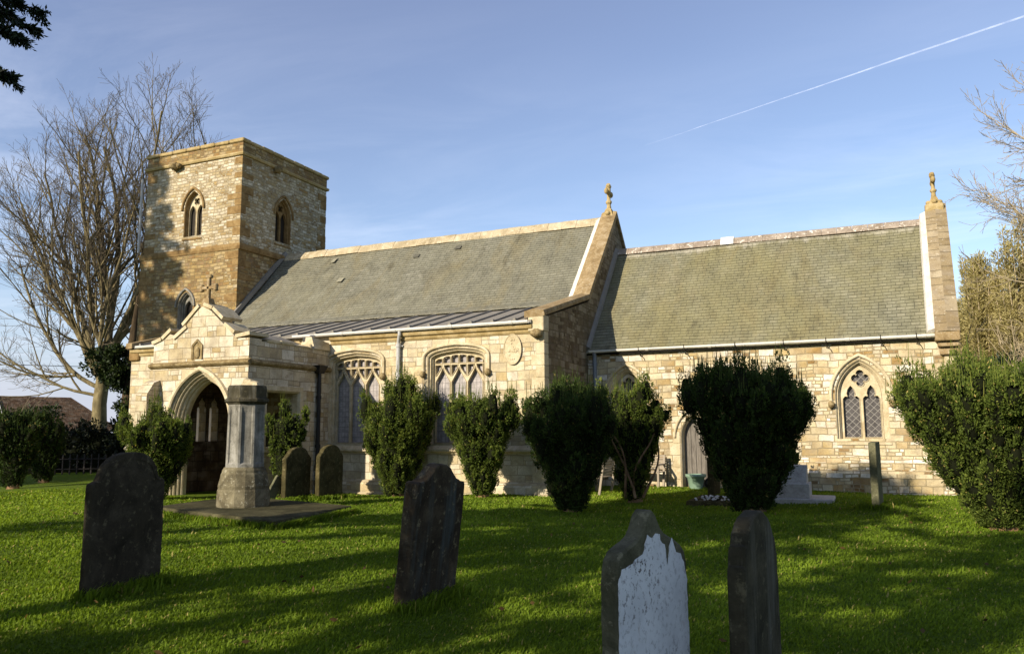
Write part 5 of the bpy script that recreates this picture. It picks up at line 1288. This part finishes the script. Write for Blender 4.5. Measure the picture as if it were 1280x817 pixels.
# the tall bare tree behind the tower
R = np.random.default_rng(31)
bx, by = -37.2, 30.0
root = empty('bare_tree', (bx, by, 0), 'tall bare winter tree with many rising branches left of the tower', 'tree')
lv = [[] for _ in range(6)]
trunk = np.array([[bx, by, -.3], [bx+.05, by, 1.6], [bx-.05, by, 3.2], [bx+.1, by, 4.6], [bx+.3, by, 6.2]])
lv[0].append((trunk, np.array([.5, .39, .35, .33, .25])))
def add(start, d, L, r, kids=(14, 9, 6), trop=.085, wig=.085):
    sub = grow_tree(R, start, d, L*.86, r, 4, kids, [(34, 9), (34, 10), (36, 12)], [.46, .46, .45], trop, wig, .0075, .7, .13)
    for i, s_ in enumerate(sub): lv[min(i+1, 5)].extend(s_)
for k, (dx, dy, dz, L, r) in enumerate(((.05, 0, 1, 14.3, .22), (.4, .2, 1, 14.5, .17), (-.32, .1, 1, 14.2, .18), (-.62, -.1, 1, 13.8, .15), (.85, .45, 1, 15.5, .14), (.2, -.4, 1, 12, .14), (.62, .5, 1, 15, .14), (-.95, .0, 1, 13.5, .14), (-.15, -.5, 1, 13, .14), (1.15, .65, 1, 15, .13))):
    add(trunk[3 if k % 2 else 4] + np.array([0, 0, -.2*k*.3]), (dx, dy, dz), L, r)
for (z, dx, dy, dz, L, r) in ((4.0, -1, -.25, .42, 10.5, .17), (4.8, -1, .2, .75, 11, .16), (3.6, -.9, -.5, .25, 8, .12), (5.2, .85, .5, .6, 9, .15), (5.6, -.8, -.4, .9, 11, .16), (4.4, .5, -.8, .6, 6.5, .1)):
    add(np.array([bx, by, z]), (dx, dy, dz), L, r*.8, (10, 7, 6), .09, .07)
tree_obj(root, lv, M['bark_pale'], M['bark_grey'])

def leaf_cloud(R, n, c, r, shape='ellipsoid', size=.12, clumps=60, cr=.5):
    """leaf clumps spread through a volume, gaps between them"""
    C = unit(R.normal(size=(clumps, 3)))*(R.random((clumps, 1))**.42)
    if shape == 'cone':
        h = R.random(clumps)**1.3; C = unit(R.normal(size=(clumps, 3)))[:, :3]; C[:, 2] = 0; C = unit(C)*((1-h)[:, None]*R.uniform(.55, 1, (clumps, 1))); C[:, 2] = h*2-1
    C = np.array(c)+C*np.array(r)
    i = R.integers(0, clumps, n); off = unit(R.normal(size=(n, 3)))*(R.random((n, 1))**.45)*cr*np.array([1, 1, .75])*R.uniform(.6, 1.3, clumps)[i][:, None]
    P = C[i]+off; D = unit(off+R.normal(0, .25, (n, 3))+np.array([0, 0, .15])); L = size*R.uniform(.6, 1.4, n)
    V, Fq = leaves(P, D, L, L*.5, R); T = np.clip(.4+.2*R.normal(size=n)+.14*R.normal(size=clumps)[i], 0, 1)
    return V, Fq, T, C
def foliage_tree(name, label, cat, base, c, r, mat, seed, n=26000, size=.16, clumps=90, cr=.7, trunk_r=.25, shape='ellipsoid', group=None, bmat='bark_dark'):
    R = np.random.default_rng(seed); root = empty(name, base, label, cat, group)
    V, Fq, T, C = leaf_cloud(R, n, c, r, shape, size, clumps, cr); np_mesh('crown', V, [Fq], M[mat], root, T)
    b = np.array(base, float); tp = np.array([c[0], c[1], c[2]+r[2]*.6])
    paths = [(np.array([b-[0, 0, .3], b+(tp-b)*.3+R.normal(0, .05, 3), b+(tp-b)*.65, tp]), trunk_r*np.array([1.15, .85, .55, .12]))]
    for q in C[R.permutation(len(C))[:26]]:
        t = R.uniform(.3, .8); s_ = b+(tp-b)*t; paths.append((np.array([s_, s_*.5+q*.5+[0, 0, .15], q]), trunk_r*np.array([.3, .2, .06])))
    V, Fq = tubes_np(paths, 7); np_mesh('trunk', V, [Fq], M[bmat], root, smooth=True)
    return root
# ivy-clad trunk between the bare tree and the church
root = empty('ivy_clad_tree', (-33.6, 28.6, 0), 'dark ivy covered trunk close to the left end of the church', 'tree')
V, Fq = tubes_np([(np.array([[-33.6, 28.6, -.2], [-33.55, 28.6, 3], [-33.4, 28.6, 6], [-33.3, 28.7, 8.5]]), np.array([.34, .3, .24, .1]))], 9); np_mesh('trunk', V, [Fq], M['bark_dark'], root, smooth=True)
R = np.random.default_rng(41); parts = [leaf_cloud(R, 4200, (-33.5, 28.5, 3.0), (.5, .5, 3.0), size=.16, clumps=50, cr=.32), leaf_cloud(R, 5200, (-34.3, 28.3, 5.2), (1.5, .9, 1.3), size=.17, clumps=46, cr=.38)]
o = 0; VV, FF, TT = [], [], []
for V, Fq, T, C in parts: VV.append(V); FF.append(Fq+o); TT.append(T); o += len(V)
np_mesh('ivy', np.concatenate(VV), FF, M['ivy'], root, np.concatenate(TT))

# hedge, fence and house at the left
R = np.random.default_rng(51); root = empty('hedge', (-30.5, 24.5, 0), 'dark overgrown hedge between the left yews and the tower', 'hedge')
VV, FF, TT, o = [], [], [], 0
for i in range(9):
    t = i/8; c = (-34.5+9.2*t, 22.6+5.0*t, 1.05); V, Fq, T, C = leaf_cloud(R, 3600, c, (1.0, .9, 1.15+.15*math.sin(i*2.1)), size=.15, clumps=40, cr=.42); VV.append(V); FF.append(Fq+o); TT.append(T); o += len(V)
np_mesh('hedge_leaves', np.concatenate(VV), FF, M['hedge'], root, np.concatenate(TT))
V, Fq = tubes_np([(np.array([[-34.5+9.2*t, 22.6+5.0*t, -.1], [-34.5+9.2*t, 22.6+5.0*t, .8], [-34.4+9.2*t, 22.7+5.0*t, 1.7]]), np.array([.5, .55, .3])) for t in np.linspace(0, 1, 13)], 7); np_mesh('hedge_stems', V, [Fq], M['yew_core'], root)
g = empty('picket_fence', (-30, 23, 0), 'low grey picket fence in the shade under the dark hedge', 'fence')
b = MB()
for i in range(16):
    t = i/15; x, y = -31.2+3.2*t, 21.6+2.4*t; b.box(x-.035, x+.035, y-.015, y+.015, -.05, .82)
b.build('pickets', M['fence'], g)
b = MB(); b.tube([(-31.3, 21.55, .62), (-27.9, 24.05, .62)], .03, 4); b.tube([(-31.3, 21.55, .22), (-27.9, 24.05, .22)], .03, 4); b.build('rails', M['fence'], g)

HOUSE = (-53.5, 37.9, 0)
g = empty('house', (-52, 37, 0), 'brown tiled house with a pale gable beyond the hedge on the left', 'house')
hm = Matrix.Translation(HOUSE) @ Matrix.Rotation(math.radians(70), 4, 'Z') @ Matrix.Translation((0, -2, 0))
def hbuild(b, n, mat, par):
    b.v = [tuple(hm @ Vector(v)) for v in b.v]; return b.build(n, M[mat], par)
b = MB(); b.box(-2.1, 4.1, -1, 5, -.5, 1.95); 
b.prism(Fr((-2.1, 0, 0), (0, -1, 0), (-1, 0, 0)), [(1, 1.95), (-5, 1.95), (-2, 4.0)], -.3, 0.0)
hw = hbuild(b, 'wall', 'brick', g)
b = MB()
b.face([(-2.4, -1.4, 1.85), (4.7, -1.4, 1.85), (2.3, 2, 4.25), (-2.4, 2, 4.25)]); b.face([(-2.4, 5.4, 1.85), (-2.4, 2, 4.25), (2.3, 2, 4.25), (4.7, 5.4, 1.85)]); b.face([(4.7, -1.4, 1.85), (4.7, 5.4, 1.85), (2.3, 2, 4.25)])
b.face([(-2.4, -1.4, 1.75), (4.7, -1.4, 1.75), (4.7, -1.4, 1.85), (-2.4, -1.4, 1.85)])
hbuild(b, 'roof', 'roof_brown', g)
b = MB(); b.box(-2.46, -2.38, -1.4, 5.4, 1.7, 1.9)
b.sweep(Fr((-2.4, 0, 0), (0, -1, 0), (-1, 0, 0)), [(1.42, 1.8), (-2, 4.22), (-5.42, 1.8)], [(-.12, .0), (.04, .0), (.04, .06), (-.12, .06)], False, True); hbuild(b, 'bargeboard', 'gutter_white', g)
b = MB(); b.box(.2, 1.5, -1.06, -1.0, .7, 1.7); b.box(2.4, 3.4, -1.06, -1.0, .7, 1.7); hbuild(b, 'window', 'dark_in', g)
foliage_tree('garden_shrub', 'dark evergreen shrub standing in front of the brown tiled roof', 'shrub', (-41.5, 29.2, 0), (-41.5, 29.2, 1.8), (1.7, 1.4, 1.5), 'ivy', 61, 9000, .16, 50, .5, .12)

# trees behind the chancel on the right
foliage_tree('dark_evergreen', 'dark evergreen tree behind the right end of the chancel', 'tree', (6.4, 39.5, 0), (6.4, 39.5, 2.3), (1.9, 2.0, 2.4), 'conifer', 71, 42000, .2, 130, .75, .3)
foliage_tree('dark_evergreen', 'dark evergreen tree at the extreme right, behind the bright yew', 'tree', (9.8, 38.5, 0), (9.8, 38.5, 2.6), (2.2, 2.2, 2.6), 'conifer', 72, 30000, .2, 110, .75, .3)
def plume_tree(label, x, y, H, Rm, seed, n=34, per=1100):
    R = np.random.default_rng(seed); root = empty('golden_cypress', (x, y, 0), label, 'tree', 'olive cypresses beyond the chancel'); P, D, T = [], [], []; paths = []
    for i in range(n):
        rho = math.sqrt(R.random()); az = R.uniform(0, 6.28); h = H*(1-.36*rho**1.6)*R.uniform(.8, 1.0); t = np.linspace(0, 1, 8)
        ax = np.stack([x+Rm*rho*np.cos(az)*t**.7, y+Rm*rho*np.sin(az)*t**.7, 1.0+(h-1)*t], 1); pr_ = R.uniform(.5, .85)*np.clip(.7+.5*t, 0, 1)*np.clip(1.04-t**1.6, .05, 1)
        s_ = R.beta(1.3, 1.0, per)*7; i0 = np.minimum(s_.astype(int), 6); f = (s_-i0)[:, None]; c = ax[i0]*(1-f)+ax[i0+1]*f; rd = pr_[i0]
        u = unit(R.normal(size=(per, 3))*np.array([1, 1, .5])); P.append(c+u*rd[:, None]*(R.random((per, 1))**.4)); D.append(unit(u*.7+np.array([0, 0, .7])+R.normal(0, .35, (per, 3)))); T.append(np.clip(.45+.18*R.normal(size=per)+.12*R.normal(), 0, 1))
        paths.append((ax, np.linspace(.09, .02, 8)))
    P, D, T = np.concatenate(P), np.concatenate(D), np.concatenate(T); L = .2*R.uniform(.6, 1.4, len(P)); V, Fq = leaves(P, D, L, L*.22, R)
    np_mesh('crown', V, [Fq], M['olive'], root, T); paths.append((np.array([[x, y, -.3], [x, y, 2.5], [x, y, 6]]), np.array([.3, .26, .15]))); V, Fq = tubes_np(paths, 6); np_mesh('trunk', V, [Fq], M['bark_tan'], root)
plume_tree('olive gold feathery tree rising just right of the chancel gable', 5.25, 44.5, 11.6, 1.3, 81, 44)
plume_tree('tallest olive gold feathery tree at the right edge', 6.9, 43.5, 12.0, 1.5, 82, 46)
plume_tree('olive gold feathery tree farthest right behind the bare branches', 9.9, 43.0, 11.2, 2.0, 83)
R = np.random.default_rng(91); root = empty('bare_tree', (12.1, 36, 0), 'bare tan branched tree reaching in from the right edge', 'tree')
lv = [[] for _ in range(6)]
lv[0].append((np.array([[12.1, 36, -.3], [12.1, 36, 3], [11.9, 36, 6], [11.6, 36, 9]]), np.array([.4, .34, .28, .2])))
for z, dx, dy, dz, L, r in ((6, -1, -.1, .7, 7.6, .12), (7.5, -.8, .1, .85, 7.6, .12), (8.5, -.35, .2, 1, 6, .12), (8.8, .2, 0, 1, 6, .12), (5, -1, .1, .45, 8, .12), (7, .8, -.2, .8, 7, .12), (9, -.7, .0, .6, 7, .12)):
    for i, s_ in enumerate(grow_tree(R, np.array([11.9, 36, z]), (dx, dy, dz), L, r, 4, (10, 8, 7), [(38, 12), (38, 12), (40, 14)], [.5, .5, .45], .06, .1, .009, .6, .2)): lv[i+1].extend(s_)
tree_obj(root, lv, M['bark_tan'], M['bark_tan'])
R = np.random.default_rng(95); root = empty('bare_shrub', (5.6, 27.5, 0), 'arching leafless shrub with pale twigs behind the bright right yew', 'shrub')
lv = [[] for _ in range(5)]
for i in range(15):
    a = R.uniform(0, 6.28)
    for k, s_ in enumerate(grow_tree(R, np.array([5.6+R.normal(0, .35), 27.5+R.normal(0, .3), 0]), (.55*math.cos(a), .5*math.sin(a), 1), R.uniform(4.2, 6.0), .045, 4, (7, 6, 3), [(38, 12), (42, 14), (40, 14)], [.5, .45, .45], -.05, .1, .006, .4, .3)): lv[k].extend(s_)
tree_obj(root, lv, M['bark_tan'], M['bark_tan'], ('stems', 'branches', 'twigs'))

# conifers on the near side of the churchyard: they hang into the top left corner and shade the lawn
def conifer(name, label, x, y, H, Rm, seed, zlow=2.6, nb=110, nt=16, nl=26, leaf=.085, sparse=1.0, toppow=.9, fine=None, boughs=()):
    R = np.random.default_rng(seed); root = empty(name, (x, y, 0), label, 'tree'); paths = []; P, D, T = [], [], []
    for i in range(nb):
        t = (i+R.random())/nb; z = zlow+(H-zlow-.3)*t; az = i*2.399+R.normal(0, .3); l = (Rm*(1-t)**toppow+.35)*R.uniform(.72, 1.08)
        if fine and math.cos(az-math.radians(45)) > .7: l *= .76
        k = 7; s_ = np.linspace(0, 1, k); out = np.array([math.cos(az), math.sin(az), 0])
        ax = np.array([x, y, z])+out*(l*s_)[:, None]+np.array([0, 0, 1.0])*(l*(.22*s_-.42*s_**2))[:, None]; paths.append((ax, np.linspace(.05, .008, k)*(.5+l/Rm)))
        for j in range(max(3, int(nt*l/Rm*sparse))):
            q = R.uniform(.12, 1); m_ = min(k-2, int(q*(k-1))); f = q*(k-1)-m_; b0 = ax[m_]*(1-f)+ax[m_+1]*f
            td = unit(out*.7+np.cross(out, [0, 0, 1])*R.uniform(-1, 1)+np.array([0, 0, R.uniform(-.55, .1)])); tl = R.uniform(.35, .75)*(.6+.4*(1-t))
            u = R.random((nl, 1)); P.append(b0+td*tl*u+R.normal(0, .035, (nl, 3))); D.append(unit(td+R.normal(0, .6, (nl, 3)))); T.append(np.clip(R.normal(.45, .2, nl), 0, 1))
            paths.append((np.array([b0, b0+td*tl]), np.array([.008, .004])))
    for bx_, by_, dd_ in boughs:                               # long low boughs ending in hanging sprays
        tip = np.array(Vector((0, 0, EYE)) + ray(bx_, by_)*dd_); b0 = np.array([x, y, tip[2]+.9]); s_ = np.linspace(0, 1, 9)[:, None]
        ax = b0+(tip-b0)*s_+np.array([0, 0, 1.0])*(.35*np.sin(s_*np.pi)); paths.append((ax, np.linspace(.05, .004, 9))); dr = unit(tip-b0)
        for j in range(46):
            q = 1-R.random()**1.5*.34; m_ = min(7, int(q*8)); f = q*8-m_; p0 = ax[m_]*(1-f)+ax[m_+1]*f
            td = unit(dr*.55+np.cross(dr, [0, 0, 1])*R.uniform(-.8, .8)+np.array([0, 0, R.uniform(-.8, .0)])); tl = R.uniform(.07, .22)*(1.25-.7*(q-.66)/.34)
            u = R.random((46, 1)); P.append(p0+td*tl*u+R.normal(0, .012, (46, 3))); D.append(unit(td+R.normal(0, .7, (46, 3)))); T.append(np.clip(R.normal(.4, .2, 46), 0, 1)); paths.append((np.array([p0, p0+td*tl]), np.array([.005, .002])))
    nb_ = len(boughs)*46*46
    P, D, T = np.concatenate(P), np.concatenate(D), np.concatenate(T); L = leaf*R.uniform(.7, 1.4, len(P))
    if fine: L = np.where((P[:, 2] < 6.9) & (np.hypot(P[:, 0]-fine[0], P[:, 1]-fine[1]) < fine[2]), L, L*3.0)
    if nb_: L[-nb_:] = R.uniform(.03, .055, nb_)
    V, Fq = leaves(P, D, L, L*.34, R)
    np_mesh('foliage', V, [Fq], M['conifer'], root, T); V, Fq = tubes_np(paths, 4); np_mesh('branches', V, [Fq], M['bark_dark'], root)
    V, Fq = tubes_np([(np.array([[x, y, -.3], [x, y, 2], [x, y, H*.6], [x, y, H]]), np.array([.36, .28, .15, .02]))], 9); np_mesh('trunk', V, [Fq], M['bark_dark'], root, smooth=True)
conifer('conifer', 'dark spreading conifer whose drooping branch tips hang into the upper left corner', -9.2, 0.1, 11.7, 5.0, 101, 5.4, 150, 26, 34, .075, toppow=.58, fine=(-5.5, 4.5, 6.5), boughs=[(50, 16, 6.2), (38, 34, 6.0), (22, 44, 5.8), (14, 96, 6.0), (2, 92, 5.7), (10, 14, 6.2)])
conifer('conifer', 'dark conifer on the near left side of the churchyard', -20.5, -9.0, 10.2, 4.6, 102, 1.5, 80, 12, 22, .22)
conifer('conifer', 'low dark conifer on the near right side of the churchyard', 2.5, -6.5, 8.3, 4.0, 103, 2.0, 66, 12, 22, .22)
conifer('conifer', 'broad dark conifer behind the viewer, left of the narrow one', -9.5, -8.5, 9.3, 4.6, 105, 1.2, 62, 11, 22, .22, toppow=.7)
conifer('conifer', 'narrow tall dark conifer behind the viewer', -5.2, -6.0, 10.8, 2.4, 106, 4.5, 60, 14, 22, .2, toppow=.6)
conifer('conifer', 'tall dense conifer far to the left of the churchyard', -35.0, 5.0, 22.5, 5.6, 104, 2.0, 190, 20, 30, .34, toppow=.7)

# overhead wire, far left
b = MB(); b.tube([(-62, 18, 6.2), (-52, 27, 5.85), (-40, 38, 5.7), (-28, 49, 5.9), (-10, 66, 6.8)], .02, 5); tag(b.build('power_line', M['wire']), 'thin black overhead wire crossing the sky left of the bare tree', 'wire')

# contrail
def contrail():
    t = Nt('contrail ice cloud'); uv = t.coord('Object'); n = t.noise(uv, .012, 4, .6)
    df = t.new('BsdfDiffuse'); df.inputs['Color'].default_value = (.9, .9, .9, 1); tl = t.new('BsdfTranslucent'); tl.inputs['Color'].default_value = (.9, .9, .9, 1)
    a = t.new('AddShader'); t.link(df.outputs[0], a.inputs[0]); t.link(tl.outputs[0], a.inputs[1])
    tr = t.new('BsdfTransparent'); mx = t.new('MixShader'); lw_ = t.new('LayerWeight'); lw_.inputs[0].default_value = .3
    fac = t.math('MULTIPLY', t.ramp(n, [(.3, .03), (.7, .13)]), t.math('SUBTRACT', 1.0, lw_.outputs['Facing'])); t.link(fac, mx.inputs[0]); t.link(tr.outputs[0], mx.inputs[1]); t.link(a.outputs[0], mx.inputs[2]); t.link(mx.outputs[0], t.out.inputs[0])
    h = 2600.0; d0, d1 = ray(806, 182), ray(1420, -28); p0, p1 = d0*(h/d0.z), d1*(h/d1.z); k = 24; rg = random.Random(2)
    pts = [p0.lerp(p1, i/k)+Vector((0, 0, rg.uniform(-2, 2))) for i in range(k+1)]; rad = [0.7+6*min(1, i/16) for i in range(k+1)]
    b = MB(); b.tube(pts, rad, 12, False); tag(b.build('contrail', t.m, None, True), 'thin white aircraft contrail slanting across the upper right sky', 'contrail')
contrail()
